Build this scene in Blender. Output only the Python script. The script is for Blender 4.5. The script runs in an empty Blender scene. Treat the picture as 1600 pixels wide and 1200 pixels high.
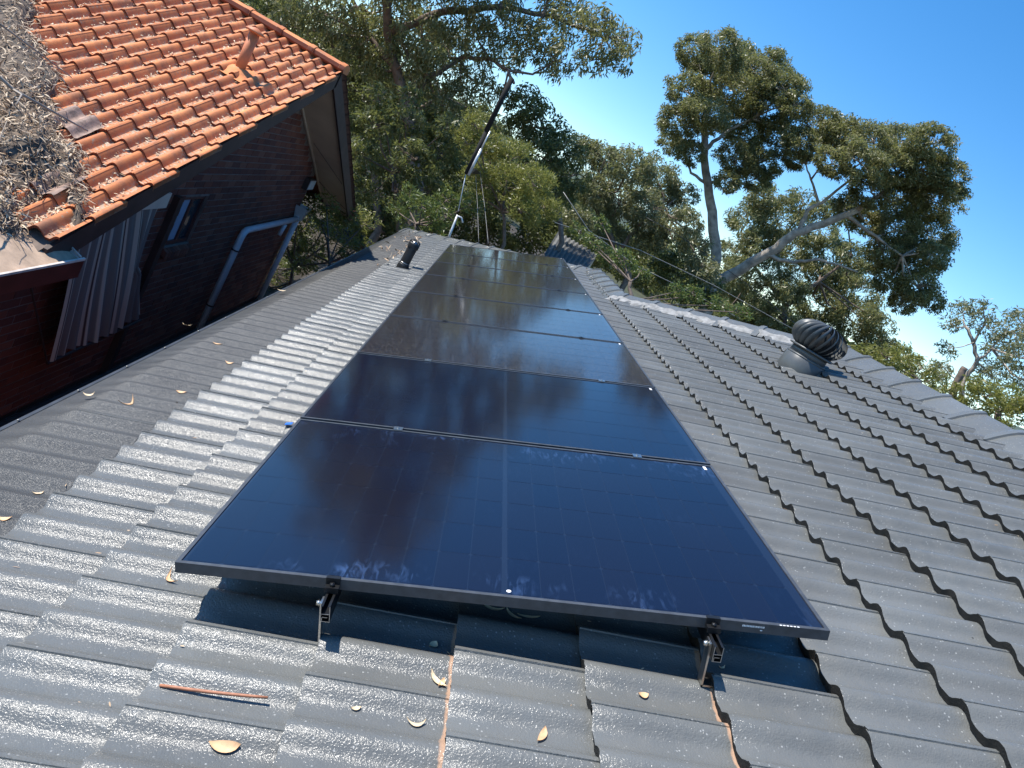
import bpy, math, random
import numpy as np
from mathutils import Vector, Matrix
random.seed(7)
rng = np.random.default_rng(11)
scene = bpy.context.scene
COL = scene.collection

# ------------------------------------------------------------------ frames
PITCH = math.radians(22.5)
cp, sp = math.cos(PITCH), math.sin(PITCH)
PM = np.array([[cp, 0, -sp], [0, 1, 0], [sp, 0, cp]])        # roof frame (u upslope, v along the eave, n normal) to world
RC = np.array([[0.9923, -0.0075, 0.1238], [0.1169, -0.2771, -0.9537], [0.0414, 0.9608, -0.2741]])
CAMP = PM @ np.array([0.72725, -1.62747, 1.03936])
FPX = 1111.0
def W(u, v, n): return PM @ np.array([u, v, n])
def ray(px, py):
    d = PM @ (RC.T @ np.array([(px-800)/FPX, (py-600)/FPX, 1.0]))
    return d/np.linalg.norm(d)
def at(px, py, dist): return CAMP + ray(px, py)*dist

# ------------------------------------------------------------------ camera, sky, sun, exposure
cam_d = bpy.data.cameras.new('camera'); cam = bpy.data.objects.new('camera', cam_d); COL.objects.link(cam)
cam_d.sensor_width = 36; cam_d.lens = 36*FPX/1600; cam_d.clip_start = .05; cam_d.clip_end = 6000
r = PM @ RC[0]; up_ = -(PM @ RC[1]); bk = -(PM @ RC[2])
Mx = Matrix(((r[0], up_[0], bk[0], CAMP[0]), (r[1], up_[1], bk[1], CAMP[1]), (r[2], up_[2], bk[2], CAMP[2]), (0, 0, 0, 1)))
cam.matrix_world = Mx
scene.camera = cam
SUN = Vector((-.585, .05, .81)).normalized()
el = math.asin(SUN.z); az = math.atan2(SUN.x, SUN.y)
world = bpy.data.worlds.new('World'); scene.world = world; world.use_nodes = True
wn = world.node_tree.nodes; wl = world.node_tree.links
sky = wn.new('ShaderNodeTexSky'); sky.sky_type = 'NISHITA'; sky.sun_disc = False
sky.sun_elevation = el; sky.sun_rotation = az; sky.air_density = 1.0; sky.dust_density = .1; sky.ozone_density = 2.5; sky.altitude = 200
hs = wn.new('ShaderNodeHueSaturation'); hs.inputs['Saturation'].default_value = 1.34; wl.new(sky.outputs[0], hs.inputs['Color'])
wl.new(hs.outputs[0], wn['Background'].inputs[0]); wn['Background'].inputs[1].default_value = .13
sd = bpy.data.lights.new('sun', 'SUN'); sd.energy = 4.2; sd.angle = math.radians(.53); sd.color = (1, .95, .87)
so = bpy.data.objects.new('sun', sd); COL.objects.link(so); so.rotation_euler = SUN.to_track_quat('Z', 'Y').to_euler()
vs = scene.view_settings; vs.view_transform = 'Standard'; vs.look = 'None'; vs.exposure = .85; vs.gamma = 1; vs.use_curve_mapping = False

# ------------------------------------------------------------------ materials
def material(name):
    m = bpy.data.materials.new(name); m.use_nodes = True
    return m, m.node_tree.nodes, m.node_tree.links, m.node_tree.nodes['Principled BSDF']
def ramp(ns, ls, src, stops):
    r = ns.new('ShaderNodeValToRGB'); e = r.color_ramp.elements
    while len(e) < len(stops): e.new(.5)
    for k, (p, c) in enumerate(stops):
        e[k].position = p; e[k].color = (c, c, c, 1) if not isinstance(c, tuple) else (*c, 1)
    ls.new(src, r.inputs[0]); return r.outputs[0]
def noise(ns, ls, vec, scale, detail=3, rough=.55):
    n = ns.new('ShaderNodeTexNoise'); n.inputs['Scale'].default_value = scale
    n.inputs['Detail'].default_value = detail; n.inputs['Roughness'].default_value = rough
    if vec is not None: ls.new(vec, n.inputs['Vector'])
    return n.outputs['Fac']
def mixc(ns, ls, f, a, b, mode='MIX'):
    m = ns.new('ShaderNodeMix'); m.data_type = 'RGBA'; m.blend_type = mode
    for s, v in ((m.inputs[0], f), (m.inputs[6], a), (m.inputs[7], b)):
        if isinstance(v, (int, float)): s.default_value = v
        elif isinstance(v, tuple): s.default_value = (*v, 1)
        else: ls.new(v, s)
    return m.outputs[2]
def math_(ns, ls, op, a, b=0.0):
    m = ns.new('ShaderNodeMath'); m.operation = op
    for s, v in ((m.inputs[0], a), (m.inputs[1], b)):
        if isinstance(v, (int, float)): s.default_value = v
        else: ls.new(v, s)
    return m.outputs[0]
def bump(ns, ls, h, strength, dist, prev=None):
    b = ns.new('ShaderNodeBump'); b.inputs['Strength'].default_value = strength; b.inputs['Distance'].default_value = dist
    ls.new(h, b.inputs['Height'])
    if prev is not None: ls.new(prev, b.inputs['Normal'])
    return b.outputs[0]
def geo_pos(ns): return ns.new('ShaderNodeNewGeometry').outputs['Position']

def simple(name, col, rough=.6, metal=0, nscale=8, var=.25, bumps=0, bscale=60, spec=.5, coat=0):
    m, ns, ls, b = material(name)
    p = geo_pos(ns)
    f = noise(ns, ls, p, nscale, 4)
    lo = tuple(c*(1-var) for c in col); hi = tuple(min(1, c*(1+var)) for c in col)
    c = mixc(ns, ls, ramp(ns, ls, f, [(.3, 0.), (.7, 1.)]), lo, hi)
    ls.new(c, b.inputs['Base Color'])
    b.inputs['Roughness'].default_value = rough; b.inputs['Metallic'].default_value = metal
    b.inputs['Specular IOR Level'].default_value = spec; b.inputs['Coat Weight'].default_value = coat
    if bumps: ls.new(bump(ns, ls, noise(ns, ls, p, bscale, 3), bumps, .004), b.inputs['Normal'])
    return m

def painted_tile(name, exposed=False, plain=False):
    """glossy grey roof paint over concrete tile, orange-peel relief, pale specks"""
    m, ns, ls, b = material(name)
    p = geo_pos(ns)
    big = noise(ns, ls, p, 1.7, 4); mid = noise(ns, ls, p, 22, 4)
    oi = ns.new('ShaderNodeObjectInfo')
    c = mixc(ns, ls, ramp(ns, ls, big, [(.3, 0.), (.7, 1.)]), (.098, .104, .104), (.148, .156, .155))
    c = mixc(ns, ls, math_(ns, ls, 'MULTIPLY', ramp(ns, ls, mid, [(.35, 0.), (.75, 1.)]), .5), c, (.160, .158, .146))
    c = mixc(ns, ls, math_(ns, ls, 'MULTIPLY', oi.outputs['Random'], .5), c, (.088, .088, .084))
    v = ns.new('ShaderNodeTexVoronoi'); v.inputs['Scale'].default_value = 75; ls.new(p, v.inputs['Vector'])
    gate = ramp(ns, ls, noise(ns, ls, p, 35, 2), [(.48, 0.), (.6, 1.)])
    sp_ = math_(ns, ls, 'MULTIPLY', ramp(ns, ls, v.outputs['Distance'], [(.12, 1.), (.22, 0.)]), gate)
    c = mixc(ns, ls, math_(ns, ls, 'MULTIPLY', sp_, .48), c, (.50, .50, .48))
    if exposed:
        tc = ns.new('ShaderNodeTexCoord'); sx = ns.new('ShaderNodeSeparateXYZ'); ls.new(tc.outputs['Object'], sx.inputs[0])
        e = math_(ns, ls, 'ADD', sx.outputs[0], math_(ns, ls, 'MULTIPLY', noise(ns, ls, p, 11, 4, .7), .034))
        c = mixc(ns, ls, ramp(ns, ls, e, [(.353, 0.), (.356, 1.)]), c, (.40, .26, .18))
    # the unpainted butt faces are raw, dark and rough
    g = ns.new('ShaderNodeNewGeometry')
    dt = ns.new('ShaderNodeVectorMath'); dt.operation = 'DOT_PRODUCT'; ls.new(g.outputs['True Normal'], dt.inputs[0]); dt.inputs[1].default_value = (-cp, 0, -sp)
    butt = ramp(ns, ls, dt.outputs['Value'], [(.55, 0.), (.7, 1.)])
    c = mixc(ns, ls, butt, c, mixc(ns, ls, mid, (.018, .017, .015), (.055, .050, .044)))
    ls.new(c, b.inputs['Base Color'])
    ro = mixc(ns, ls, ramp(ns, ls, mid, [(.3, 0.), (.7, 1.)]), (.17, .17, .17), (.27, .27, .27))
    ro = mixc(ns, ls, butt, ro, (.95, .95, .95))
    ls.new(ro, b.inputs['Roughness'])
    b.inputs['Specular IOR Level'].default_value = .30
    n1 = bump(ns, ls, noise(ns, ls, p, 190, 2, .6), .62, .003)
    n2 = bump(ns, ls, noise(ns, ls, p, 60, 2), .20, .006, n1)
    ls.new(n2, b.inputs['Normal'])
    return m
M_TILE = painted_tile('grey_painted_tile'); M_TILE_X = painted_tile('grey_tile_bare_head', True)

def terracotta(name):
    m, ns, ls, b = material(name)
    p = geo_pos(ns); tc = ns.new('ShaderNodeTexCoord'); sx = ns.new('ShaderNodeSeparateXYZ'); ls.new(tc.outputs['Object'], sx.inputs[0])
    oi = ns.new('ShaderNodeObjectInfo')
    c = mixc(ns, ls, oi.outputs['Random'], (.56, .185, .068), (.76, .285, .108))
    c = mixc(ns, ls, ramp(ns, ls, noise(ns, ls, p, 9, 5, .65), [(.42, 0.), (.72, .8)]), c, (.36, .15, .08))
    c = mixc(ns, ls, ramp(ns, ls, noise(ns, ls, p, 3.1, 6, .75), [(.52, 0.), (.70, .7)]), c, (.18, .10, .07))
    # grey lichen and grit where the pans hold it
    low = ramp(ns, ls, sx.outputs[2], [(.010, 1.), (.034, 0.)])
    li = ramp(ns, ls, noise(ns, ls, p, 42, 4, .7), [(.44, 0.), (.56, 1.)])
    c = mixc(ns, ls, math_(ns, ls, 'MULTIPLY', low, li), c, (.42, .33, .24))
    v = ns.new('ShaderNodeTexVoronoi'); v.inputs['Scale'].default_value = 26; ls.new(p, v.inputs['Vector'])
    sp_ = math_(ns, ls, 'MULTIPLY', ramp(ns, ls, v.outputs['Distance'], [(.2, 1.), (.3, 0.)]), ramp(ns, ls, noise(ns, ls, p, 7, 3), [(.5, 0.), (.62, .8)]))
    c = mixc(ns, ls, sp_, c, (.36, .29, .20))
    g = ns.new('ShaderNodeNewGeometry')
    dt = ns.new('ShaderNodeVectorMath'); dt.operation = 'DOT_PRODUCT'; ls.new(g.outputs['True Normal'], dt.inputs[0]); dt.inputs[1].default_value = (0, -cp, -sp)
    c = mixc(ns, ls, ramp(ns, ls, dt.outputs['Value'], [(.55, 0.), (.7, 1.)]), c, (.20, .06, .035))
    ls.new(c, b.inputs['Base Color']); b.inputs['Roughness'].default_value = .75; b.inputs['Specular IOR Level'].default_value = .25
    ls.new(bump(ns, ls, noise(ns, ls, p, 120, 3), .4, .003), b.inputs['Normal'])
    return m
M_TERRA = terracotta('orange_tile'); M_TERRA_SHADE = simple('shaded_brown_tile', (.085, .04, .03), .85, nscale=12, var=.4)  # far slope tiles are coloured dark brown to carry the verge's shade
def brick_mat():
    m, ns, ls, b = material('red_brick'); p = geo_pos(ns); oi = ns.new('ShaderNodeObjectInfo')
    wn_ = ns.new('ShaderNodeTexWhiteNoise'); tc = ns.new('ShaderNodeAttribute'); tc.attribute_name = 'tint'
    a = math_(ns, ls, 'FRACT', math_(ns, ls, 'ADD', oi.outputs['Random'], tc.outputs['Fac']))
    c = ramp(ns, ls, a, [(0, (.16, .045, .025)), (.3, (.22, .068, .036)), (.6, (.11, .034, .024)), (.8, (.17, .050, .030)), (1, (.25, .10, .06))])
    c = mixc(ns, ls, ramp(ns, ls, noise(ns, ls, p, 30, 4), [(.35, 0.), (.8, .5)]), c, (.14, .06, .05))
    ls.new(c, b.inputs['Base Color']); b.inputs['Roughness'].default_value = .9
    ls.new(bump(ns, ls, noise(ns, ls, p, 90, 3), .5, .004), b.inputs['Normal'])
    return m
M_BRICK = brick_mat()
M_MORTAR = simple('mortar', (.19, .15, .13), .95, bumps=.4)
M_WHITEMORTAR = simple('pointing_mortar', (.21, .21, .207), .75, nscale=16, var=.4, bumps=.8, bscale=40)
M_BLACK = simple('black_aluminium', (.022, .023, .025), .38, .6, nscale=20, spec=.6)
M_FRAME = simple('black_frame', (.060, .064, .070), .40, .15, nscale=30, spec=.6)
M_ALU = simple('mill_aluminium', (.50, .50, .50), .32, 1.0, nscale=60, var=.1)
M_STEEL = simple('stainless_steel', (.62, .60, .56), .30, 1.0, nscale=60, var=.1)
M_PVC = simple('black_pvc', (.030, .032, .034), .42, 0, nscale=14)
M_VENT = simple('charcoal_sheet_metal', (.085, .090, .090), .38, .1, nscale=9, var=.12, spec=.5)
M_VOID = simple('pole_black_gap_shade', (.006, .006, .006), .9)  # near-black of the pole, also painted shade behind the turbine vanes
M_GUARD, _n, _l, _b = material('gutter_mesh')
_p = geo_pos(_n)
_l.new(mixc(_n, _l, ramp(_n, _l, noise(_n, _l, _p, 3, 4), [(.3, 0.), (.7, 1.)]), (.045, .046, .046), (.068, .069, .067)), _b.inputs['Base Color'])
_b.inputs['Roughness'].default_value = .40; _b.inputs['Specular IOR Level'].default_value = .4
_v = _n.new('ShaderNodeTexVoronoi'); _v.inputs['Scale'].default_value = 260; _l.new(_p, _v.inputs['Vector'])
_l.new(bump(_n, _l, _v.outputs['Distance'], .6, .003), _b.inputs['Normal'])
M_GUTTER = simple('gutter_paint', (.10, .105, .11), .4, .3)
M_MAROON = simple('maroon_paint', (.10, .020, .017), .45, nscale=6, var=.3)
M_BARGE = simple('dark_brown_board', (.050, .028, .024), .6, nscale=5, var=.35, bumps=.2)
M_SOFFIT = simple('cream_sheet', (.66, .57, .46), .8, nscale=2, var=.10)
M_DPIPE = simple('pale_blue_pipe', (.62, .64, .68), .4, nscale=3, var=.1)
M_FLUE = simple('orange_flue', (.50, .16, .065), .6, nscale=12, var=.2)
M_TAN = simple('dusty_tan_sheet', (.42, .30, .21), .85, nscale=7, var=.32, bumps=.5, bscale=25)
M_TANLIP = simple('pale_lip', (.60, .52, .46), .5, nscale=12)
M_WINFRAME = simple('brown_window_frame', (.09, .035, .03), .5)
M_WHITEPL = simple('white_plastic', (.62, .62, .60), .4, var=.05)
M_ASPHALT = simple('dark_path', (.055, .05, .045), .9, bumps=.4)
M_GROUND = simple('leafy_soil', (.045, .034, .022), .95, nscale=.8, var=.45, bumps=.6, bscale=12)
M_GRASS = simple('dry_grass', (.05, .055, .025), .95, nscale=.3, var=.35)
M_HILL = simple('wooded_hill', (.05, .07, .05), 1, nscale=.02, var=.3)
M_BARK = simple('pale_gum_bark', (.34, .29, .24), .85, nscale=5, var=.45, bumps=.5, bscale=30)
M_BARKD = simple('brown_bark', (.16, .12, .095), .9, nscale=8, var=.4, bumps=.7, bscale=30)
M_LITTER_BASE = simple('litter_bed', (.11, .085, .065), .95, nscale=30, var=.5, bumps=1, bscale=50)
M_PRINTW = simple('white_print', (.75, .75, .75), .5, var=.02)
M_BLUETAPE = simple('blue_tape', (.03, .16, .62), .4, var=.05)
M_CORR = simple('weathered_sheet_roof', (.12, .12, .115), .8, 0, nscale=3)
M_POLEW = simple('grey_pole', (.50, .52, .52), .35, .3)
M_WIRE = simple('cable', (.30, .29, .27), .5)
def leafmat(name, cols, rough=.40, trans=.42):
    m, ns, ls, b = material(name)
    a = ns.new('ShaderNodeAttribute'); a.attribute_name = 'tint'
    c = ramp(ns, ls, a.outputs['Fac'], [(k/(len(cols)-1), cc) for k, cc in enumerate(cols)])
    ls.new(c, b.inputs['Base Color']); b.inputs['Roughness'].default_value = rough; b.inputs['Specular IOR Level'].default_value = .5
    if trans:
        t = ns.new('ShaderNodeBsdfTranslucent'); ls.new(mixc(ns, ls, .5, c, (.30, .33, .09)), t.inputs[0])
        mx = ns.new('ShaderNodeMixShader'); mx.inputs[0].default_value = trans
        ls.new(b.outputs[0], mx.inputs[1]); ls.new(t.outputs[0], mx.inputs[2]); ls.new(mx.outputs[0], ns['Material Output'].inputs[0])
    return m
L_PALE = leafmat('pale_gum_leaf', [(.10, .115, .045), (.175, .185, .075), (.25, .24, .11), (.31, .28, .14)])
L_GUM = leafmat('gum_leaf', [(.095, .105, .040), (.17, .175, .070), (.25, .235, .105), (.34, .305, .16)])
L_GREY = leafmat('grey_gum_leaf', [(.082, .096, .050), (.165, .175, .090), (.24, .235, .125), (.31, .29, .16)])
L_DARK = leafmat('dark_leaf', [(.066, .084, .028), (.112, .130, .044), (.17, .18, .072)])
L_BRIGHT = leafmat('bright_leaf', [(.045, .080, .018), (.080, .125, .028), (.12, .165, .045)])
L_YELLOW = leafmat('olive_leaf', [(.12, .135, .028), (.20, .205, .045), (.28, .26, .07)])
L_DRY = leafmat('dry_leaf', [(.14, .075, .036), (.39, .26, .15), (.68, .53, .36), (.28, .19, .13)], .6, 0)
L_FALLEN = simple('fallen_leaf_tan', (.62, .38, .20), .6, nscale=40, var=.25)
L_FALLEN2 = simple('fallen_leaf_pale', (.60, .47, .30), .6, nscale=40, var=.25)
M_STICK = simple('brown_stick', (.36, .15, .08), .6, nscale=40, var=.3)

def panel_mat(name, dusty, cell):
    m, ns, ls, b = material(name); p = geo_pos(ns)
    tc = ns.new('ShaderNodeTexCoord')
    base = (.0045, .0055, .016) if cell else (.010, .013, .026)
    oi = ns.new('ShaderNodeObjectInfo')
    c = mixc(ns, ls, math_(ns, ls, 'MULTIPLY', oi.outputs['Random'], .6), base, (.007, .006, .013)) if cell else mixc(ns, ls, 0., base, base)
    if dusty:
        sp1 = ramp(ns, ls, noise(ns, ls, p, 130, 2, .7), [(.55, 0.), (.70, 1.)])
        sp2 = ramp(ns, ls, noise(ns, ls, p, 60, 3, .7), [(.5, 0.), (.7, .5)])
        c = mixc(ns, ls, math_(ns, ls, 'MULTIPLY', math_(ns, ls, 'MAXIMUM', sp1, sp2), .50), c, (.20, .18, .155))
        c = mixc(ns, ls, .10, c, (.10, .088, .072))
        b.inputs['Roughness'].default_value = .10
    else:
        f = ramp(ns, ls, noise(ns, ls, p, 4.2, 3, .6), [(.52, 0.), (.72, 1.)])
        mp = ns.new('ShaderNodeMapping'); mp.inputs['Scale'].default_value = (1, .3, 1); mp.inputs['Rotation'].default_value = (0, 0, .9); ls.new(p, mp.inputs[0])
        nz_ = ns.new('ShaderNodeTexNoise'); nz_.inputs['Scale'].default_value = 42; nz_.inputs['Distortion'].default_value = 1.2; ls.new(mp.outputs[0], nz_.inputs['Vector'])
        f2 = ramp(ns, ls, nz_.outputs['Fac'], [(.48, 0.), (.66, 1.)])
        # hand smears along the two long edges
        g = ns.new('ShaderNodeSeparateXYZ'); ls.new(p, g.inputs[0])
        e1 = ramp(ns, ls, g.outputs[1], [(.0, 1.), (.05, .9), (.12, 0.)]); e2 = ramp(ns, ls, math_(ns, ls, 'ABSOLUTE', math_(ns, ls, 'SUBTRACT', 1.08, g.outputs[1])), [(.02, 1.), (.08, .3), (.14, 0.)])
        edge = math_(ns, ls, 'ADD', math_(ns, ls, 'MAXIMUM', e1, e2), .035)
        w = math_(ns, ls, 'MULTIPLY', math_(ns, ls, 'MULTIPLY', f, f2), edge)
        c = mixc(ns, ls, math_(ns, ls, 'MULTIPLY', w, .6), c, (.06, .11, .24))
        b.inputs['Roughness'].default_value = .105
    ls.new(c, b.inputs['Base Color'])
    b.inputs['IOR'].default_value = 1.5; b.inputs['Specular IOR Level'].default_value = .55
    ls.new(bump(ns, ls, noise(ns, ls, p, 900 if False else 300, 1), .02 if dusty else .01, .001), b.inputs['Normal'])
    return m
M_CELL = panel_mat('cell_clean', False, True); M_BACK = panel_mat('backing_clean', False, False)
M_CELLD = panel_mat('cell_dusty', True, True); M_BACKD = panel_mat('backing_dusty', True, False)

# ------------------------------------------------------------------ object helpers
def link(o, parent=None):
    COL.objects.link(o)
    if parent is not None: o.parent = parent
    return o
def mesh(name, V, F, mats, smooth=False, tint=None):
    V = np.asarray(V, dtype=np.float32).reshape(-1, 3)
    me = bpy.data.meshes.new(name)
    if isinstance(F, np.ndarray) and F.ndim == 2:
        nf, k = F.shape
        me.vertices.add(len(V)); me.vertices.foreach_set('co', V.ravel())
        me.loops.add(nf*k); me.loops.foreach_set('vertex_index', F.astype(np.int32).ravel())
        me.polygons.add(nf); me.polygons.foreach_set('loop_start', np.arange(0, nf*k, k, dtype=np.int32))
        me.update(calc_edges=True)
    else:
        me.from_pydata([tuple(map(float, v)) for v in V], [], [tuple(int(i) for i in f) for f in F]); me.update()
    if tint is not None:
        at_ = me.attributes.new('tint', 'FLOAT', 'FACE'); at_.data.foreach_set('value', np.asarray(tint, dtype=np.float32))
    for m in (mats if isinstance(mats, (list, tuple)) else [mats]): me.materials.append(m)
    if smooth: me.shade_smooth()
    return me
def obj(name, me, parent=None, loc=None, mat=None, **props):
    o = bpy.data.objects.new(name, me)
    if mat is not None: o.matrix_world = mat
    if loc is not None: o.location = loc
    link(o, parent)
    if parent is not None and mat is not None: o.matrix_parent_inverse = Matrix(); o.matrix_basis = parent.matrix_world.inverted() @ mat if parent.matrix_world != Matrix() else mat
    for k, v in props.items(): o[k] = v
    return o
def thing(name, label, cat, group=None, loc=(0, 0, 0)):
    o = bpy.data.objects.new(name, None); o.empty_display_size = .1; o.location = loc; link(o)
    o['label'] = label; o['category'] = cat
    if group: o['group'] = group
    return o
def tag(o, label, cat, group=None):
    o['label'] = label; o['category'] = cat
    if group: o['group'] = group
    return o
class G:
    """collects geometry for one mesh"""
    def __init__(s): s.V = []; s.F = []
    def add(s, V, F):
        b = len(s.V); s.V += [tuple(v) for v in V]; s.F += [tuple(i+b for i in f) for f in F]; return s
    def box(s, x0, x1, y0, y1, z0, z1, T=None):
        V = [(x, y, z) for x in (x0, x1) for y in (y0, y1) for z in (z0, z1)]
        if T is not None: V = [T(*v) for v in V]
        return s.add(V, [(0, 1, 3, 2), (4, 6, 7, 5), (0, 4, 5, 1), (2, 3, 7, 6), (0, 2, 6, 4), (1, 5, 7, 3)])
    def tube(s, pts, rad, n=8, cap=True):
        P = [np.array(p, float) for p in pts]; k = len(P)
        if not hasattr(rad, '__len__'): rad = [rad]*k
        ref = None; V = []
        for i in range(k):
            t = P[min(i+1, k-1)]-P[max(i-1, 0)]; t = t/(np.linalg.norm(t)+1e-9)
            if ref is None:
                a = np.array([0, 0, 1.]) if abs(t[2]) < .9 else np.array([1., 0, 0]); ref = np.cross(t, a)
            ref = ref-t*(ref@t); ref /= np.linalg.norm(ref)+1e-9; b = np.cross(t, ref)
            for j in range(n):
                an = 2*math.pi*j/n; V.append(P[i]+rad[i]*(math.cos(an)*ref+math.sin(an)*b))
        F = [(i*n+j, i*n+(j+1) % n, (i+1)*n+(j+1) % n, (i+1)*n+j) for i in range(k-1) for j in range(n)]
        if cap: F += [tuple(range(n))[::-1], tuple(range((k-1)*n, k*n))]
        return s.add(V, F)
    def lathe(s, prof, T, n=24, cap=True):
        V = [T(r*math.cos(2*math.pi*j/n), r*math.sin(2*math.pi*j/n), z) for r, z in prof for j in range(n)]
        k = len(prof)
        F = [(i*n+j, i*n+(j+1) % n, (i+1)*n+(j+1) % n, (i+1)*n+j) for i in range(k-1) for j in range(n)]
        if cap: F += [tuple(range(n))[::-1], tuple(range((k-1)*n, k*n))]
        return s.add(V, F)
    def mesh(s, name, m, smooth=False): return mesh(name, s.V, s.F, m, smooth)
    def obj(s, name, m, parent=None, smooth=False, **p): return obj(name, s.mesh(name, m, smooth), parent, **p)
def frame(T, sub=None):
    """matrix of a local frame: columns are images of the unit axes under affine T"""
    o = np.array(T(0, 0, 0)); X = np.array(T(1, 0, 0))-o; Y = np.array(T(0, 1, 0))-o; Z = np.array(T(0, 0, 1))-o
    return Matrix(((X[0], Y[0], Z[0], o[0]), (X[1], Y[1], Z[1], o[1]), (X[2], Y[2], Z[2], o[2]), (0, 0, 0, 1)))
def place(o, T, parent):
    o.parent = parent; o.matrix_basis = frame(T)
    return o

# ------------------------------------------------------------------ ground and hills
GZ = -3.2
g = G(); g.add([(-2500, -2500, GZ), (2500, -2500, GZ), (2500, 2500, GZ), (-2500, 2500, GZ)], [(0, 1, 2, 3)])
g.obj('ground', M_GRASS)['kind'] = 'structure'
N = 40; V = []; F = []
for i in range(N+1):
    for j in range(N+1):
        x = -30+i*2.0; y = 2+j*2.0
        V.append((x, y, GZ+.02+.12*math.sin(x*.7+y*.4)*math.sin(y*.53)+.06*random.random()))
for i in range(N):
    for j in range(N): F.append((i*(N+1)+j, (i+1)*(N+1)+j, (i+1)*(N+1)+j+1, i*(N+1)+j+1))
obj('garden_soil', mesh('garden_soil', [(v[0], v[1], v[2]+.15) for v in V], F, M_GROUND, True))['kind'] = 'structure'
g = G(); g.box(-2.6, -.2, -8, 20, GZ+.1, GZ+.42); g.obj('side_path', M_ASPHALT)['kind'] = 'structure'
V = []; F = []; K = 120
for i in range(K+1):
    a = math.radians(-60+120*i/K)
    h = 26+14*math.sin(i*.13)+7*math.sin(i*.37+1)+3*math.sin(i*.9)
    for rr, hh in ((480, GZ-2), (560, h*.45), (680, h), (900, h*.9)):
        V.append((rr*math.sin(a), rr*math.cos(a), hh))
for i in range(K):
    for q in range(3): F.append((i*4+q, i*4+q+1, (i+1)*4+q+1, (i+1)*4+q))
obj('distant_hills', mesh('distant_hills', V, F, M_HILL, True))['kind'] = 'structure'

# ------------------------------------------------------------------ tile geometry
def roll(y, pitch, A, wid, pw=1.08):
    d = (y/pitch+.5) % 1.0-.5
    return A*math.cos(math.pi*d/wid/2)**pw if abs(d) < wid else -.002*math.sin(math.pi*(abs(d)-wid)/(.5-wid)*.5)
def tile_geom(gauge, width, A, wid, T, L, ny=28, xs=(0, .004, .10, .22, .34), clampf=None, seed=0, pw=1.08):
    """one two-roll interlocking tile; x runs upslope from the butt, y along the course"""
    rn = random.Random(seed)
    ys = [-.002, .0, .013, .016]+[width*(k+1)/ny for k in range(1, ny)]
    ys[-1] = width+.006
    xs = [x for x in xs if x < L]+[L]
    V = []; F = []
    for i, x in enumerate(xs):
        for j, y in enumerate(ys):
            z = roll(y, width/2, A, wid, pw)+T*(1-x/gauge)
            if 1 <= j <= 2: z += .0032
            if j == 0: z -= .003
            if i == 0: z -= .0012
            V.append([x-(.0 if i else -.0)+(.0015*rn.uniform(-1, 1) if i == 0 else 0), y, z])
    nyv = len(ys)
    for i in range(len(xs)-1):
        for j in range(nyv-1): F.append((i*nyv+j, (i+1)*nyv+j, (i+1)*nyv+j+1, i*nyv+j+1))
    b = len(V)                                                    # butt face: a ragged lower lip
    for j, y in enumerate(ys):
        z = roll(y, width/2, A*.97, wid, pw)-.001
        V.append([.004+.003*rn.random(), y, z+.004*rn.random()])
    for j in range(nyv-1): F.append((b+j, j, j+1, b+j+1))
    if clampf is not None:
        for v in V: v[0] = min(v[0], clampf(v[1]))
    return V, F

# our roof -----------------------------------------------------------
N0 = -.196; TH = .031; AMP = .0265; WID = .32; TW = .298
def butt_u(k): return .737+(.345 if k < 0 else .341)*k
KMIN, KMAX = -5, 10
def umax(v):
    if v < 5.0: return 4.16
    if v < 6.75: return 4.16+(2.28-4.16)*(v-5.0)/1.75
    if v < 9.2: return 2.28
    return 2.28+(-1.08-2.28)*(v-9.2)/3.15
def surf(u, v):
    k = KMIN
    while k < KMAX and butt_u(k+1) <= u: k += 1
    off = -.049+(.149 if k % 2 else 0)
    return N0+TH*(1-(u-butt_u(k))/(butt_u(k+1)-butt_u(k)))+roll(v-off, TW/2, AMP, WID)
def on_roof(px, py, lift=0.0):
    d = RC.T @ np.array([(px-800)/FPX, (py-600)/FPX, 1.0]); c = np.array([0.72725, -1.62747, 1.03936])
    n = -.16
    for _ in range(12):
        q = c+d*((n+lift-c[2])/d[2]); n = surf(q[0], q[1])
    return q[0], q[1], n+lift

house = thing('tiled_house', 'near house under a long grey painted tile roof with black gutter guard', 'house')
base_mesh = {}
for gname, gg in (('a', .345), ('b', .341)):
    for s in range(3):
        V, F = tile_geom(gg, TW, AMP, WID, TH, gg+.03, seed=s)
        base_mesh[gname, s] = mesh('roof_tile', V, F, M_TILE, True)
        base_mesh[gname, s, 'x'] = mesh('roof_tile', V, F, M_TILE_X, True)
for me in set(base_mesh.values()):                                # keep butt edges crisp
    me.set_sharp_from_angle(angle=math.radians(40))
tiles = []
for k in range(KMIN, KMAX+1):
    off = -.049+(.149 if k % 2 else 0)
    m = -6
    while True:
        v0 = off+m*TW; m += 1
        if v0 > 12.4: break
        u0 = butt_u(k)
        if u0 > umax(v0)+.02 and u0 > umax(v0+TW)+.02: continue
        d = np.linalg.norm(np.array([u0+.17, v0+.15])-np.array([.727, -1.63]))
        under = (0 < u0+.17 < 1.5) and v0 > .45
        tiles.append((d+(100 if under else 0)+(3.0 if (u0 < .3 and v0 > 3) else 0), k, u0, v0))
tiles.sort()
SG = G()
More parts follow.
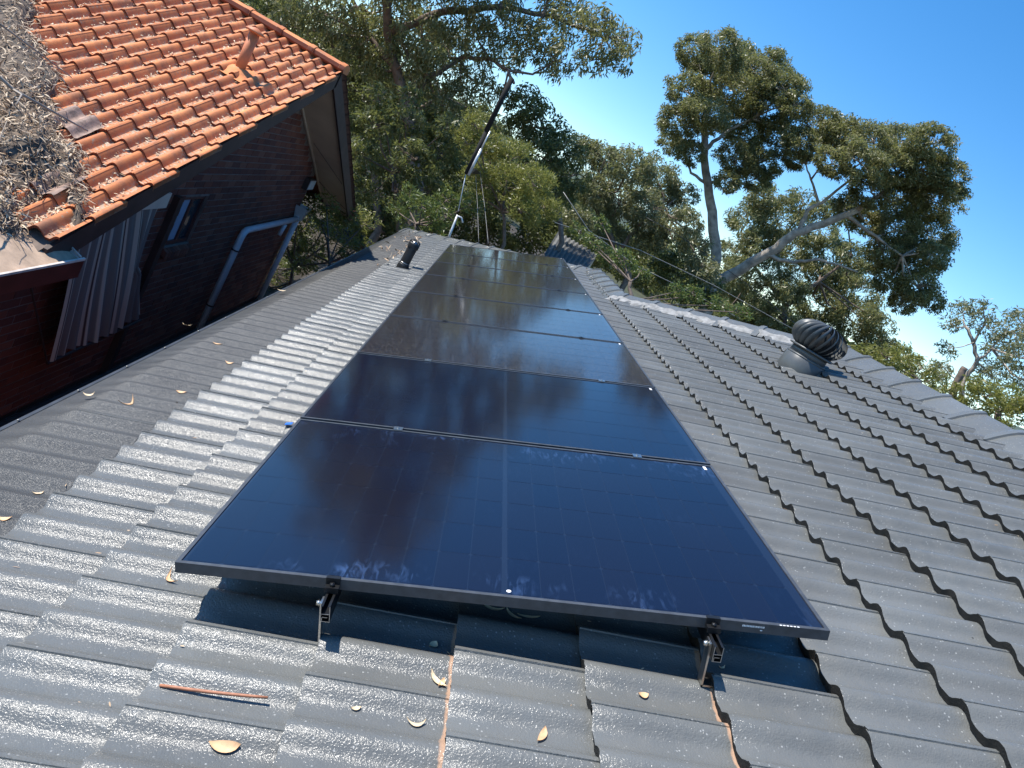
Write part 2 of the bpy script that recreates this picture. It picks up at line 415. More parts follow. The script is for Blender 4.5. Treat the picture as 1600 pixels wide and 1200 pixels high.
for rank, (d, k, u0, v0) in enumerate(tiles):
    gg = .345 if k < 0 else .341
    jit = (random.uniform(-.0015, .0015), random.uniform(-.0015, .0015), random.uniform(0, .002))
    rot = random.uniform(-.004, .004)
    cut = u0+gg+.04 > min(umax(v0), umax(v0+TW))
    def T(x, y, z, u0=u0, v0=v0, jit=jit, rot=rot): return W(u0+x+jit[0]-rot*y, v0+y+jit[1]+rot*x, N0+z+jit[2])
    if rank < 292:
        sd_ = random.randrange(3)
        if cut:
            V, F = tile_geom(gg, TW, AMP, WID, TH, gg+.03, clampf=lambda y, u0=u0, v0=v0: umax(v0+y)-u0, seed=sd_)
            me = mesh('roof_tile', V, F, M_TILE, True); me.set_sharp_from_angle(angle=math.radians(40))
        else:
            bare = (k == -1 and v0 < -.1) or (k == 1 and v0 < -.15)
            me = base_mesh[('a' if k < 0 else 'b', sd_)+(('x',) if bare else ())]
        o = bpy.data.objects.new('roof_tile', me); COL.objects.link(o); place(o, T, house)
    else:
        V, F = tile_geom(gg, TW, AMP, WID, TH, gg+.03, ny=18, xs=(0, .005, .17), clampf=(lambda y, u0=u0, v0=v0: umax(v0+y)-u0) if cut else None, seed=k)
        SG.add([T(*v) for v in V], F)
me = SG.mesh('distant_roof_tiles', M_TILE, True); me.set_sharp_from_angle(angle=math.radians(40))
obj('distant_roof_tiles', me, house, kind='stuff')
# underlay and the slopes that fall away behind the hips and ridges
ez = W(-1.05, 0, N0)[2]
def fall(u, v): return W(u, v, N0-.01)
A0, A1 = fall(-1.05, 12.35), fall(2.28, 9.2); A2 = fall(2.28, 6.75); A3 = fall(4.16, 5.0); A4 = fall(4.16, -6)
def down(p, dx, dy):
    t = (p[2]-ez)/math.tan(PITCH); return np.array([p[0]+dx*t, p[1]+dy*t, ez])
g = G()
B1y = down(A1, 0, 1); B1x = down(A1, 1, 0); B2 = down(A2, 1, 0); B3y = down(A3, 0, 1); B3x = down(A3, 1, 0); B4 = down(A4, 1, 0)
g.add([A0, A1, B1y], [(0, 2, 1)]); g.add([A1, A2, B2, (B1x[0], B1y[1], ez), B1y], [(0, 4, 3, 2, 1)])
g.add([A2, A3, B3y, (A2[0], B3y[1], ez)], [(0, 3, 2, 1)]); g.add([A3, A4, B4, (B3x[0], B3y[1], ez), B3y], [(0, 4, 3, 2, 1)])
g.obj('rear_roof_slope', M_TILE, house)
g = G(); g.add([W(-.98, -6, N0-.03), W(4.1, -6, N0-.03), W(4.1, 5.0, N0-.03), W(2.25, 6.7, N0-.03), W(2.25, 9.2, N0-.03), W(-.98, 12.2, N0-.03)], [(0, 1, 2, 3, 4, 5)])
g.obj('roof_underlay', M_BARKD, house)
g = G(); g.add([W(-1.02, -6, N0+.02), W(4.1, -6, N0+.02), W(4.1, -1.95, N0+.02), W(-1.02, -1.95, N0+.02)], [(0, 1, 2, 3)])
g.obj('rear_tile_sheet', M_TILE, house)
wx = W(-1.05, 0, N0)[0]+.5
g = G(); g.box(wx, B4[0]-.4, -5.8, 11.6, GZ, ez-.06); g.obj('wall', M_BRICK, house)
# ridge and hip caps
def cap_run(p0, p1, parent, M, name='ridge_cap', Lc=.40, rad=.115, lift=.0, flat=.55, updir=(0, 0, 1), para=0):
    p0 = np.array(p0); p1 = np.array(p1); D = p1-p0; LL = np.linalg.norm(D); t = D/LL; n_ = max(1, round(LL/Lc)); step = LL/n_
    upv = np.array(updir, float); upv -= t*(upv@t); upv /= np.linalg.norm(upv); sd_ = np.cross(t, upv)
    for i in range(n_):
        V = []; F = []; q = 9
        ys = [(-.02, 1.06), (0, 1.10), (.045, 1.10), (.05, 1.0), (step*.6, .97), (step+.02, .93)]
        for a, sc in ys:
            for j in range(q):
                an = math.pi*(j/(q-1)*1.44-.22); rr = rad*sc
                if para:
                    tt = 2*j/(q-1)-1; V.append(p0+t*(i*step+a)-sd_*rr*tt*1.25+upv*(lift+.070*sc**2*(1-abs(tt)**1.7)-para*abs(tt)+random.uniform(-1, 1)*.001)); continue
                V.append(p0+t*(i*step+a)+sd_*rr*math.cos(an)*1.15+upv*(lift+rr*(flat*max(0, math.sin(an))**.8+(min(0, math.sin(an))*.45))+random.uniform(-1, 1)*.0015))
        for a in range(len(ys)-1):
            for j in range(q-1): F.append((a*q+j, a*q+j+1, (a+1)*q+j+1, (a+1)*q+j))
        F.append(tuple(range(q)))
        me = mesh(name, V, F, M, True); me.set_sharp_from_angle(angle=math.radians(45))
        obj(name, me, parent)
NC = N0+.034
cap_run(W(-1.05, 12.38, NC-.01), W(2.28, 9.2, NC-.01), house, M_TILE, rad=.155, para=.062)
cap_run(W(2.28, 9.25, NC), W(2.28, 6.75, NC), house, M_TILE, rad=.155, para=.088)
cap_run(W(2.28, 6.78, NC), W(4.16, 5.0, NC), house, M_TILE, rad=.155, para=.062)
cap_run(W(4.16, 5.05, NC), W(4.16, -2.2, NC), house, M_TILE, rad=.155, para=.088)
def bedding(pts, parent, M, w=.05, sh=0, am=.0025, name='mortar_bedding'):
    V = []; F = []; q = 7; P = []
    for a, b in zip(pts[:-1], pts[1:]):
        k = max(2, int(math.dist(a[:2], b[:2])/.03))
        P += [tuple(np.array(a)+(np.array(b)-np.array(a))*i/k) for i in range(k)]
    for (u, v) in P:
        ww = w*random.uniform(.6, 1.25)
        for j in range(q):
            s = j/(q-1)
            du = -ww*s*2.0
            u_ = u+.05-sh+du*1.3; um = min(u_, umax(v)-.01); n = surf(um, v)*.55+.45*(N0+.03)+.008+(.045*(1-s)**1.2)+random.uniform(-1, 1.5)*am*(1 if 0 < j < q-1 else 0)-(.012 if j == q-1 else 0)
            V.append(W(u_, v-ww*s*.6, n))
    for i in range(len(P)-1):
        for j in range(q-1): F.append((i*q+j, i*q+j+1, (i+1)*q+j+1, (i+1)*q+j))
    obj(name, mesh(name, V, F, M, True), parent)
bedding([(2.20, 6.75), (3.2, 5.8), (4.06, 4.98)], house, M_WHITEMORTAR, .040, .105, .0022)
bedding([(-1.0, 12.2), (2.20, 9.15)], house, M_TILE, .05, -.035, .001)
bedding([(2.19, 9.15), (2.19, 6.75)], house, M_TILE, .045, -.035, .001)
bedding([(4.05, 4.95), (4.05, -1.9)], house, M_TILE, .05, -.035, .001)
# gutter guard draped over the eave course, gutter, lip screws
LIP = np.array([-1.02, 0, -.622])
V = []; F = []; vs_ = np.arange(-2.0, 12.42, TW/16)
us = [-.655, -.70, -.78, -.88, -.97, -1.0]
for v in vs_:
    for u in us:
        uu = min(u, umax(v)); V.append(W(uu, v, surf(max(uu, -.985), v)+.004))
    e = V[-1]; q = np.array([LIP[0], v, LIP[2]])
    for s in (.25, .55, .8, 1): V.append(e*(1-s)+q*s+np.array([0, 0, -.006*math.sin(s*math.pi)-.012*(1-s)*(surf(-.98, v)-N0-.04)/.03]))
k = len(us)+4
for i in range(len(vs_)-1):
    for j in range(k-1): F.append((i*k+j, (i+1)*k+j, (i+1)*k+j+1, i*k+j+1))
obj('gutter_guard', mesh('gutter_guard', V, F, M_GUARD, True), house)
g = G(); pr = [(0, .003), (-.012, .006), (-.012, -.012), (-.004, -.016), (-.004, -.10), (.11, -.10), (.11, -.02), (.106, -.02), (.106, -.096), (0, -.096), (0, -.012)]
V = [(LIP[0]+a, y, LIP[2]+b) for y in (-6, 12.5) for a, b in pr]; q = len(pr)
g.add(V, [(i, (i+1) % q, q+(i+1) % q, q+i) for i in range(q)]+[tuple(range(q))[::-1], tuple(range(q, 2*q))]); g.obj('gutter', M_GUTTER, house)
g = G(); g.box(LIP[0]+.115, LIP[0]+.135, -6, 12.4, LIP[2]-.16, LIP[2]+.03); g.obj('fascia', M_GUTTER, house)
g = G(); g.box(LIP[0]+.135, wx+.02, -6, 12.4, LIP[2]-.15, LIP[2]-.13); g.obj('eave_soffit', M_SOFFIT, house)
sc = G().lathe([(.005, 0), (.006, .003), (.003, .005)], lambda x, y, z: (x, y, z), 8).mesh('screw', M_GUTTER)
for i in range(26):
    o = obj('screw', sc, house, loc=(LIP[0]-.004, -.2+i*.46+random.uniform(-.03, .03), LIP[2]+.006))

# ------------------------------------------------------------------ solar panels
PW, PH, GAP, FT = 1.722, 1.134, .020, .030
names = ['nearest solar panel, clean dark blue with visible cells and hand smears',
         'second solar panel from the near end, clean and mirroring a dark tree',
         'third solar panel from the near end, first of the speckled dusty ones',
         'fourth solar panel from the near end, dusty with blue sky mirrored at right',
         'fifth solar panel from the near end, dusty, small dark scuffs at its left edge',
         'sixth solar panel from the near end, dusty, pale gap mirrored in it',
         'seventh solar panel from the near end, last but one by the hip',
         'farthest solar panel, brownish and dusty, right under the roof hip']
def fr_mesh():
    g = G(); w = .011; t = FT
    g.box(0, PW, 0, w, -t, 0); g.box(0, PW, PH-w, PH, -t, 0); g.box(0, w, w, PH-w, -t, 0); g.box(PW-w, PW, w, PH-w, -t, 0)
    g.box(.0, PW, w, .03, -t, -t+.002); g.box(.0, PW, PH-.03, PH-w, -t, -t+.002)
    return g.mesh('frame', M_FRAME)
def cell_xy(a, b):
    cw, ch = .0915, .1825
    x0 = .020+a*cw+(.014 if a >= 9 else 0)+.0; y0 = .020+b*ch
    return x0, y0
cw, ch = .0915-.0022, .1825-.0026
c_ = .006
cellV = [(c_, 0), (cw-c_, 0), (cw, c_), (cw, ch-c_), (cw-c_, ch), (c_, ch), (0, ch-c_), (0, c_)]
def cell_geom(x0, y0):
    V = [(x0+a, y0+b, z) for z in (-.0030, -.0026) for a, b in cellV]
    F = [tuple(range(8, 16))]+[(i, (i+1) % 8, 8+(i+1) % 8, 8+i) for i in range(8)]
    return V, F
FR = fr_mesh()
bev = None
CM = mesh('solar_cell', *cell_geom(0, 0), M_CELL)
for i in range(8):
    v0 = i*(PH+GAP)
    def T(x, y, z, v0=v0): return W(x, v0+y, z)
    p = thing('solar_panel', names[i], 'solar panel', 'row of eight black solar panels on the grey roof')
    p.matrix_basis = frame(T)
    obj('frame', FR, p)
    dusty = i > 1
    g = G(); g.box(.011, PW-.011, .011, PH-.011, -.0065, -.0031); g.obj('glass_laminate', M_BACKD if dusty else M_BACK, p)
    if not dusty:
        for a in range(18):
            for b in range(6):
                x0, y0 = cell_xy(a, b); obj('solar_cell', CM, p, loc=(x0, y0, 0))
    else:
        g = G()
        for a in range(18):
            for b in range(6): g.add(*cell_geom(*cell_xy(a, b)))
        g.obj('solar_cells', M_CELLD, p, kind='stuff')
    g = G(); g.box(PW-.045, PW-.033, PH-.05, PH-.016, -.0025, -.0020); g.obj('sticker', M_PRINTW, p)
    g = G(); g.box(.12, .135, .3, .6, -.06, -.032)
    g = G(); g.box(.80, .92, .45, .55, -.045, -.0066); g.obj('junction_box', M_PVC, p)
    if i == 0:
        g = G()
        x = 1.485
        while x < 1.545:
            ww = random.choice((.0012, .002, .003)); g.box(x, x+ww, -.0006, .0002, -.0135, -.0085); x += ww+.0012
        g.box(1.535, 1.541, -.0006, .0002, -.022, -.019); g.obj('barcode_label', M_PRINTW, p)
        g = G(); x = 1.585
        while x < 1.642: g.box(x, x+.006, .0005, .004, -.0002, .0004); x += .0095
        g.obj('printed_dashes', M_PRINTW, p)
        g = G(); g.tube([(.861, .032, -.0026), (.861, .032, -.0022)], .0065, 16); g.obj('dot_mark', M_PRINTW, p)

# rails with hooks and clamps --------------------------------------------------------------
def rail(u, label):
    t = thing('mounting_rail', label, 'rail', 'aluminium rails under the solar panels')
    t.matrix_basis = frame(lambda x, y, z: W(u+x, y, z))
    y0, y1 = -.078, 8*(PH+GAP)+.03; zt = -FT-.001; zb = zt-.044; w = .012
    # open section: outer shell with a slot on top and a side chamber
    pts_out = [(-w, zt), (-w, zb), (w, zb), (w, zt)]
    g = G(); th = .0016
    g.box(-w, -w+th, y0, y1, zb, zt); g.box(w-th, w, y0, y1, zb, zt); g.box(-w+th, w-th, y0, y1, zb, zb+th)
    g.box(-w+th, w-th, y0, y1, zb+.021, zb+.021+th); g.box(-w+th, -w+.006, y0, y1, zt-th, zt); g.box(w-.006, w-th, y0, y1, zt-th, zt)
    g.box(-w+.003, -w+.003+th, y0, y1, zb+th, zb+.012); g.box(-w+.0046, w-.006, y0, y1, zb+.012, zb+.012+th)
    g.obj('rail_channel', M_BLACK, t)
    g = G(); e = .0007                                             # bare sawn end
    for a, b, c, d in ((-w, -w+th, zb, zt), (w-th, w, zb, zt), (-w+th, w-th, zb, zb+th), (-w+th, w-th, zb+.021, zb+.021+th), (-w+.003, -w+.003+th, zb+th, zb+.012), (-w+.0046, w-.006, zb+.012, zb+.012+th)):
        g.box(a, b, y0-e, y0-.0001, c, d)
    g.obj('sawn_end', M_ALU, t)
    # end clamp gripping the frame, with its bolt
    g = G(); g.box(-.018, .018, -.022, -.0007, -.022, -.014); g.box(-.018, .018, -.0045, -.0007, -.014, .0012); g.box(-.018, .018, -.0044, .008, .0012, .0040); g.box(-.018, .018, -.022, -.018, -.030, -.022)
    g.obj('end_clamp', M_BLACK, t)
    g = G(); g.tube([(0, -.012, -.014), (0, -.012, -.006)], .0065, 12); g.tube([(0, -.012, -.006), (0, -.012, -.0055)], .0035, 6); g.obj('bolt', M_BLACK, t, True)
    # tile hook: upright strap, curl and flat foot
    for yy in [-.045]+[1.1*q+.6 for q in range(8)]:
        zs = surf(u-.02, yy)+.001
        g = G(); g.box(-w-.006, -w-.001, yy-.016, yy+.016, zs, zt-.004); g.box(-w-.006, .03, yy-.016, yy+.016, zs, zs+.005)
        g.obj('roof_hook', M_STEEL, t)
        g = G(); g.tube([(-w-.018, yy, zt-.014), (-w-.006, yy, zt-.014)], .0065, 8); g.tube([(-w-.012, yy, zt-.014), (-w-.0115, yy, zt-.014)], .009, 12); g.obj('hook_bolt', M_STEEL, t, True)
    for q in range(1, 8):
        yy = q*(PH+GAP)-GAP/2
        g = G(); g.box(-.018, .018, yy-.0175, yy+.0175, .0008, .0036); g.box(-.018, .018, yy-.006, yy+.006, -.028, .0008); g.tube([(0, yy, .0036), (0, yy, .0085)], .0055, 8)
        g.obj('mid_clamp', M_ALU if q < 3 else M_BLACK, t)
    return t
rail(.405, 'left mounting rail with its sawn end poking out under the nearest panel')
rail(1.405, 'right mounting rail with its sawn end beside a bright steel hook')

# ------------------------------------------------------------------ vent pipe and whirlybird
u, v, n = on_roof(629, 417)
b = W(u, v, n); t = thing('vent_pipe', 'short black plastic vent pipe with slotted cap left of the panels', 'vent pipe', loc=tuple(b))
g = G(); g.lathe([(.074, -.07), (.072, .03), (.070, .045), (.063, .05)], lambda x, y, z: (x, y, z), 24); g.obj('flashing_collar', M_PVC, t, True)
g = G(); g.lathe([(.061, .0), (.061, .02), (.061, .25), (.061, .27)], lambda x, y, z: (x, y, z), 24); g.obj('pipe', M_PVC, t, True)
g = G(); g.lathe([(.062, .056), (.066, .057), (.066, .066), (.062, .067)], lambda x, y, z: (x, y, z), 24); g.obj('clamp_band', M_ALU, t, True)
g = G(); g.lathe([(.063, .262), (.069, .266), (.070, .27), (.070, .32), (.068, .333)], lambda x, y, z: (x, y, z), 24)
for k in range(12):
    a = 2*math.pi*k/12
    g.tube([(.065*math.cos(a), .065*math.sin(a), .33), (.060*math.cos(a), .060*math.sin(a), .352), (.040*math.cos(a), .035*math.sin(a), .368), (.012*math.cos(a), .012*math.sin(a), .374)], .0048, 5)
g.lathe([(.018, .370), (.014, .378), (.002, .380)], lambda x, y, z: (x, y, z), 12); g.obj('slotted_cap', M_PVC, t, True)
g = G(); g.lathe([(.030, .30), (.030, .352), (.0, .353)], lambda x, y, z: (x, y, z), 12, False); g.obj('inner_tube', M_ALU, t, True)

u, v, n = on_roof(1248, 574)
b = W(u, v, n-.02); t = thing('roof_ventilator', 'charcoal whirlybird turbine ventilator near the right ridge', 'ventilator', loc=tuple(b))
def I(x, y, z): return (x, y, z)
g = G(); g.lathe([(.186, -.16), (.180, .02), (.170, .105), (.165, .11)], I, 40); g.obj('base_cone', M_VENT, t, True)
g = G(); g.lathe([(.167, .104), (.172, .107), (.172, .117), (.163, .122)], I, 40); g.obj('collar', M_VENT, t, True)
g = G(); g.lathe([(.158, .11), (.152, .185)], I, 40); g.obj('throat', M_VENT, t, True)
fl = G(); V = []; nn = 36
for ring, (rr, lift) in enumerate(((.172, .0), (.19, .004), (.215, .0))):
    for j in range(nn):
        a = 2*math.pi*j/nn; du = rr*math.cos(a); dv = rr*math.sin(a)*.85
        V.append(W(u+du, v+dv, (surf(u+du, v+dv) if ring > 0 else n)+lift)-b)
fl.add(V, [(r_*nn+j, r_*nn+(j+1) % nn, (r_+1)*nn+(j+1) % nn, (r_+1)*nn+j) for r_ in range(2) for j in range(nn)])
fl.obj('flashing_skirt', M_TILE, t, True)
g = G(); g.lathe([(.178, .172), (.190, .176), (.190, .186), (.178, .190)], I, 40); g.obj('bottom_ring', M_VENT, t, True)
NV = 24; zc = .300; RR = .232; HH = .135
for k in range(NV):
    V = []; F = []; rows = 13
    for i in range(rows):
        s = i/(rows-1); ph = -math.pi*.40+s*math.pi*.875
        rr = RR*math.cos(ph)**.85 if math.cos(ph) > 0 else .0; rr = max(rr, .03); z = zc+HH*math.sin(ph)
        tw = 2*math.pi*k/NV+s*.55
        wv = 2*math.pi/NV*.66
        for j in range(4):
            q = j/3; a = tw+wv*q; r2 = rr*(1-.20*q**1.3+.03*math.sin(q*math.pi))+.004
            V.append((r2*math.cos(a), r2*math.sin(a), z))
    for i in range(rows-1):
        for j in range(3): F.append((i*4+j, i*4+j+1, (i+1)*4+j+1, (i+1)*4+j))
    obj('turbine_vane', mesh('turbine_vane', V, F, M_VENT, True), t)
g = G(); g.lathe([(.075, zc+HH*.925), (.07, zc+HH*.97), (.03, zc+HH*1.0), (.001, zc+HH*1.01)], I, 30, False); g.obj('top_cap', M_VENT, t, True)
g = G(); g.lathe([(.14, .18), (.155, .27), (.13, .36), (.02, .40)], I, 24, False); g.obj('gap_shade_core', M_VOID, t, True)  # black body added inside so the gaps between vanes look deeply shaded

# ------------------------------------------------------------------ fallen leaves and stick
def leaf_on_roof(px, py, L, wd, ang, curl, M, label, cat='leaf', group='gum leaves lying on the grey tiles', lift=.004):
    u, v, n = on_roof(px, py); V = []; F = []; k = 9
    ca, sa = math.cos(ang), math.sin(ang); S = []
    for i in range(k):
        s = i/(k-1)-.5; x = s*L; bend = curl*L*(s*s*4-.3)
        w_ = wd*.5*max(.0, (1-(abs(s)*2)**2.2))*(1+.3*s)+.0004
        for side in (-1, 0, 1):
            a = x; b_ = bend+side*w_
            uu = u+a*ca-b_*sa; vv = v+a*sa+b_*ca
            V.append(W(uu, vv, surf(uu, vv)+lift+abs(side)*.003+.012*(s*2)**4*abs(curl)*2))
    for i in range(k-1):
        for j in range(2): F.append((i*3+j, i*3+j+1, (i+1)*3+j+1, (i+1)*3+j))
    me = mesh('fallen_leaf', V, F, M, True)
    # lifted clear of tile edges it spans
    return tag(obj('fallen_leaf', me), label, cat, group)
for (a) in [
    (266, 907, .052, .011, -.9, .35, L_FALLEN, 'curved tan gum leaf lying just left of the nearest panel corner'),
    (350, 1171, .066, .022, .05, .10, L_FALLEN, 'broad tan gum leaf near the bottom edge below the stick'),
    (683, 1066, .060, .014, -.75, .12, L_FALLEN2, 'pale pointed leaf on the tiles below the middle of the near panel'),
    (690, 1070, .034, .012, 1.2, .1, L_FALLEN, 'small brown leaf tip crossing the pale pointed leaf'),
    (677, 1010, .028, .022, .9, .1, L_FALLEN2, 'small pale torn leaf just outside the panel shadow'),
    (847, 1152, .052, .016, 1.15, .08, L_FALLEN, 'upright tan leaf with a stalk near the bottom centre'),
    (650, 1134, .046, .010, .1, .30, L_FALLEN2, 'thin pale crescent leaf near the bottom, left of centre'),
    (1005, 1089, .028, .018, .1, .12, L_FALLEN, 'small round orange leaf left of the right mounting rail'),
    (201, 632, .070, .013, 1.0, .50, L_FALLEN, 'curled orange leaf on the gutter guard at the left'),
    (556, 1110, .024, .010, .3, .1, L_FALLEN2, 'tiny yellow leaf scrap right of the stick'),
    (283, 614, .050, .016, .1, .1, L_FALLEN, 'tan leaf caught on the edge of the gutter guard'),
    (292, 509, .060, .016, .2, .4, L_FALLEN2, 'pale leaf lying by the gutter lip beside the pipe'),
    (138, 610, .050, .018, .3, .3, L_FALLEN2, 'pale leaf on the gutter lip at the far left of the photo'),
    (340, 540, .060, .014, .2, .2, L_FALLEN, 'brown leaf on the gutter guard, middle of its length'),
    (358, 571, .050, .014, .0, .2, L_FALLEN, 'small brown leaf where the gutter guard meets the second tile course'),
    (440, 455, .070, .025, .2, .2, L_FALLEN2, 'pale leaf on the gutter lip, farthest along before the litter'),
    (60, 773, .035, .012, .6, .2, L_FALLEN2, 'yellowish leaf at the left where two tile courses meet'),
    (8, 826, .04, .014, .3, .2, L_FALLEN, 'brown leaf cut by the left edge of the photo'),
    (768, 952, .075, .012, -.2, .2, L_FALLEN2, 'long dim leaf in the shade under the panel edge, leftmost of three'),
    (800, 963, .060, .012, -.7, .15, L_FALLEN2, 'dim leaf in the shade under the panel edge, middle of three'),
    (826, 966, .070, .010, .1, .1, L_FALLEN2, 'dim narrow leaf in the shade under the panel edge, rightmost of three'),
    (1128, 1046, .020, .006, .4, .2, L_FALLEN2, 'tiny pale leaf scrap beside the foot of the right rail'),
    ]: leaf_on_roof(*a)
pts = []
for i in range(9):
    s = i/8; q = on_roof(250+168*s, 1073+28*s+2*math.sin(s*3)); pts.append(q)
nmx = max(p[2] for p in pts)
pts = [W(p[0], p[1], p[2]*.25+nmx*.75+.004) for p in pts]
tag(G().tube(pts, [.0035, .004, .004, .0042, .004, .004, .0038, .0036, .003], 7).obj('stick', M_STICK, smooth=True), 'thin straight reddish brown stick lying on the tiles at bottom left', 'stick')
q = on_roof(453, 664, .004); g = G(); g.box(-.018, .010, -.014, .012, 0, .002, lambda x, y, z: W(q[0]+x, q[1]+y+x*.5, q[2]+z+.006))
tag(g.obj('tape_scrap', M_BLUETAPE), 'scrap of bright blue tape at the left edge of the panel seam', 'tape')

def strips(n, posf, Lr, wr, seg=4, flat=.5, curlr=(.0, 2.2)):
    """n curled narrow leaves as one array; posf() gives position and local normal"""
    V = np.zeros((n, (seg+1)*2, 3)); F = np.zeros((n, seg, 4), int)
    for i in range(n):
        p, nn = posf(i); L = random.uniform(*Lr); w_ = random.uniform(*wr); k = random.uniform(*curlr)*random.choice((-1, 1))
        d = np.array([random.gauss(0, 1), random.gauss(0, 1), random.gauss(0, 1)]); d -= nn*(d@nn)*(1-flat*random.random()); d /= np.linalg.norm(d)
        s_ = np.cross(nn+.5*rng.normal(size=3), d); s_ /= np.linalg.norm(s_)+1e-9; c = np.array(p, float)
        a0 = -k/2
        for j in range(seg+1):
            a = a0+k*j/seg; dirv = d*math.cos(a)+(s_*math.sin(a) if i % 2 else np.cross(d, s_)*math.sin(a))
            ww = w_*(1-(2*j/seg-1)**2*.8)*.5
            V[i, 2*j] = c-s_*ww; V[i, 2*j+1] = c+s_*ww; c = c+dirv*L/seg
        for j in range(seg): F[i, j] = (2*j, 2*j+1, 2*j+3, 2*j+2)
    F += (np.arange(n)*(seg+1)*2)[:, None, None]
    return V.reshape(-1, 3), F.reshape(-1, 4)
def litter_far(i):
    if random.random() < .55:
        v = random.uniform(7, 12); u = -.66+random.gauss(0, .04)
    else:
        v = random.uniform(8.3, 12.2); u = random.uniform(-1.02, -.66)
    u = min(u, umax(v)-.05)
    return W(u, v, surf(max(u, -.98), v)+.012), np.array([-sp, 0, cp])
V, F = strips(190, litter_far, (.05, .10), (.012, .022))
o = obj('leaf_litter', mesh('leaf_litter', V, F, L_DRY, tint=np.repeat(rng.random(190), 4))); o['kind'] = 'stuff'
tag(o, 'dry leaves scattered over the far end of the gutter guard', 'leaf litter')

def scraps(i):
    u = random.uniform(-.9, 3.6); v = random.uniform(-.9, 3.2); k = random.random()
    if k < .6:                                                      # most gathers in the pans and behind the butts
        kk = random.randint(-4, 8); u = butt_u(kk)-random.uniform(.004, .05)
    return W(u, v, surf(u, v)+.004), np.array([-sp, 0, cp])
V, F = strips(150, scraps, (.006, .026), (.002, .005), flat=.1, curlr=(0, .8))
o = obj('leaf_scraps', mesh('leaf_scraps', V, F, L_DRY, tint=np.repeat(rng.random(150), 4))); o['kind'] = 'stuff'
tag(o, 'tiny crumbs of leaf and twig strewn over the near grey tiles', 'leaf litter')

# ------------------------------------------------------------------ neighbour's brick house
nb = thing('brick_house', 'red brick house with orange tiled gable roof beyond the gap on the left', 'house')
TP = math.tan(math.radians(22.2)); NA = math.radians(22.2); nc, ns_ = math.cos(NA), math.sin(NA)
XW, XB, YR = -2.67, -2.08, 7.76; ZR = 1.33
# near slope frame: x upslope (+Y), y toward -X, z normal
def NT(s, w, n): return np.array([XB-w, YR-s*nc-n*ns_*1.0, ZR-s*ns_+n*nc])      # s = distance down the slope from the ridge
TWN, GN, AN, WN, TN = .294, .3385, .050, .365, .024
nm = []
for s in range(4):
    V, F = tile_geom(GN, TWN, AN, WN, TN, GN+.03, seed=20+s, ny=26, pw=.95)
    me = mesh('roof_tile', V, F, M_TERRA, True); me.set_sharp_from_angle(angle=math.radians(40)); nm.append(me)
def valley_w(Y): return max(0.0, Y-3.05)                       # the valley leaves the eave corner at 45 degrees
ncount = 0
for r_ in range(15):
    s1 = (r_+1)*GN-.04                                              # butt distance down from the ridge
    if s1 > 5.15: break
    Yb = YR-s1*nc
    for c in range(-1, 16):
        w0 = c*TWN+(TWN/2 if r_ % 2 else 0)-.02
        if c == -1 and not r_ % 2: continue
        if w0 > valley_w(Yb)+.35 or w0 > 5.0: continue
        jt = [random.uniform(-.004, .004) for _ in range(3)]; rot = random.uniform(-.014, .014)
        def T(x, y, z, s1=s1, w0=w0, jt=jt, rot=rot): return NT(s1-x+jt[0]+rot*y, w0+(TWN-y)+jt[1], z+abs(jt[2]))
        if c == -1:
            V, F = tile_geom(GN, TWN, AN, WN, TN, GN+.03, seed=31, ny=26, pw=.95)
            V = [(v_[0], min(v_[1], TWN/2+.02), v_[2]) for v_ in V]
            me = mesh('roof_tile', V, F, M_TERRA, True); me.set_sharp_from_angle(angle=math.radians(40))
        else: me = random.choice(nm)
        o = bpy.data.objects.new('roof_tile', me); COL.objects.link(o); place(o, T, nb); ncount += 1
V, F = tile_geom(GN, TWN, AN, WN, TN, GN+.03, seed=20, ny=26, pw=.95); nmd = mesh('roof_tile', V, F, M_TERRA_SHADE, True)
# far slope: verge columns and a sheet behind them
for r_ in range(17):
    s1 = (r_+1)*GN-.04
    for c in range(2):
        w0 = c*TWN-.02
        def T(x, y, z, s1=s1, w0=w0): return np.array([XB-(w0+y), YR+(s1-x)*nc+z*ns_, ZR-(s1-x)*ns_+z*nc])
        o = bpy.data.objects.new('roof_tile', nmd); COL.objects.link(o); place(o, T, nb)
g = G(); g.add([(XB-.4, YR, ZR-.01), (-9, YR, ZR-.01), (-9, YR+5.9*nc, ZR-5.9*ns_), (XB-.4, YR+5.9*nc, ZR-5.9*ns_)], [(0, 1, 2, 3)]); g.obj('rear_roof_slope', M_TERRA, nb)
g = G(); g.add([NT(0, .03, -.012), NT(0, 7, -.012), NT(5.15, 7, -.012), NT(5.15, .03, -.012)], [(0, 1, 2, 3)]); g.obj('roof_underlay', M_BARKD, nb)
cap_run((XB+.02, YR, ZR+.035), (-7.0, YR, ZR+.035), nb, M_TERRA, rad=.12, flat=.62)
# barge boards, verge trim, soffits
def rake(side, x0, x1, d0, d1, M, name, s0=-.03, s1=5.2):
    g = G()
    def R(x, s, d): return (x, YR+side*s*nc, ZR-s*ns_-d)
    V = [R(x, s, d) for x in (x0, x1) for s in (s0, s1) for d in (d0, d1)]
    g.add(V, [(0, 1, 3, 2), (4, 6, 7, 5), (0, 4, 5, 1), (2, 3, 7, 6), (0, 2, 6, 4), (1, 5, 7, 3)])
    return g.obj(name, M, nb)
rake(-1, XB-.030, XB-.002, .008, .20, M_BARGE, 'barge_board', s1=5.1)
rake(1, XB-.030, XB-.002, .012, .22, M_BARGE, 'barge_board', s1=5.75)
rake(-1, XW+.03, XB-.034, .17, .18, M_SOFFIT, 'verge_soffit', s1=5.1, s0=.02)
rake(1, XW+.03, XB-.034, .17, .18, M_SOFFIT, 'verge_soffit', s1=5.75, s0=.02)
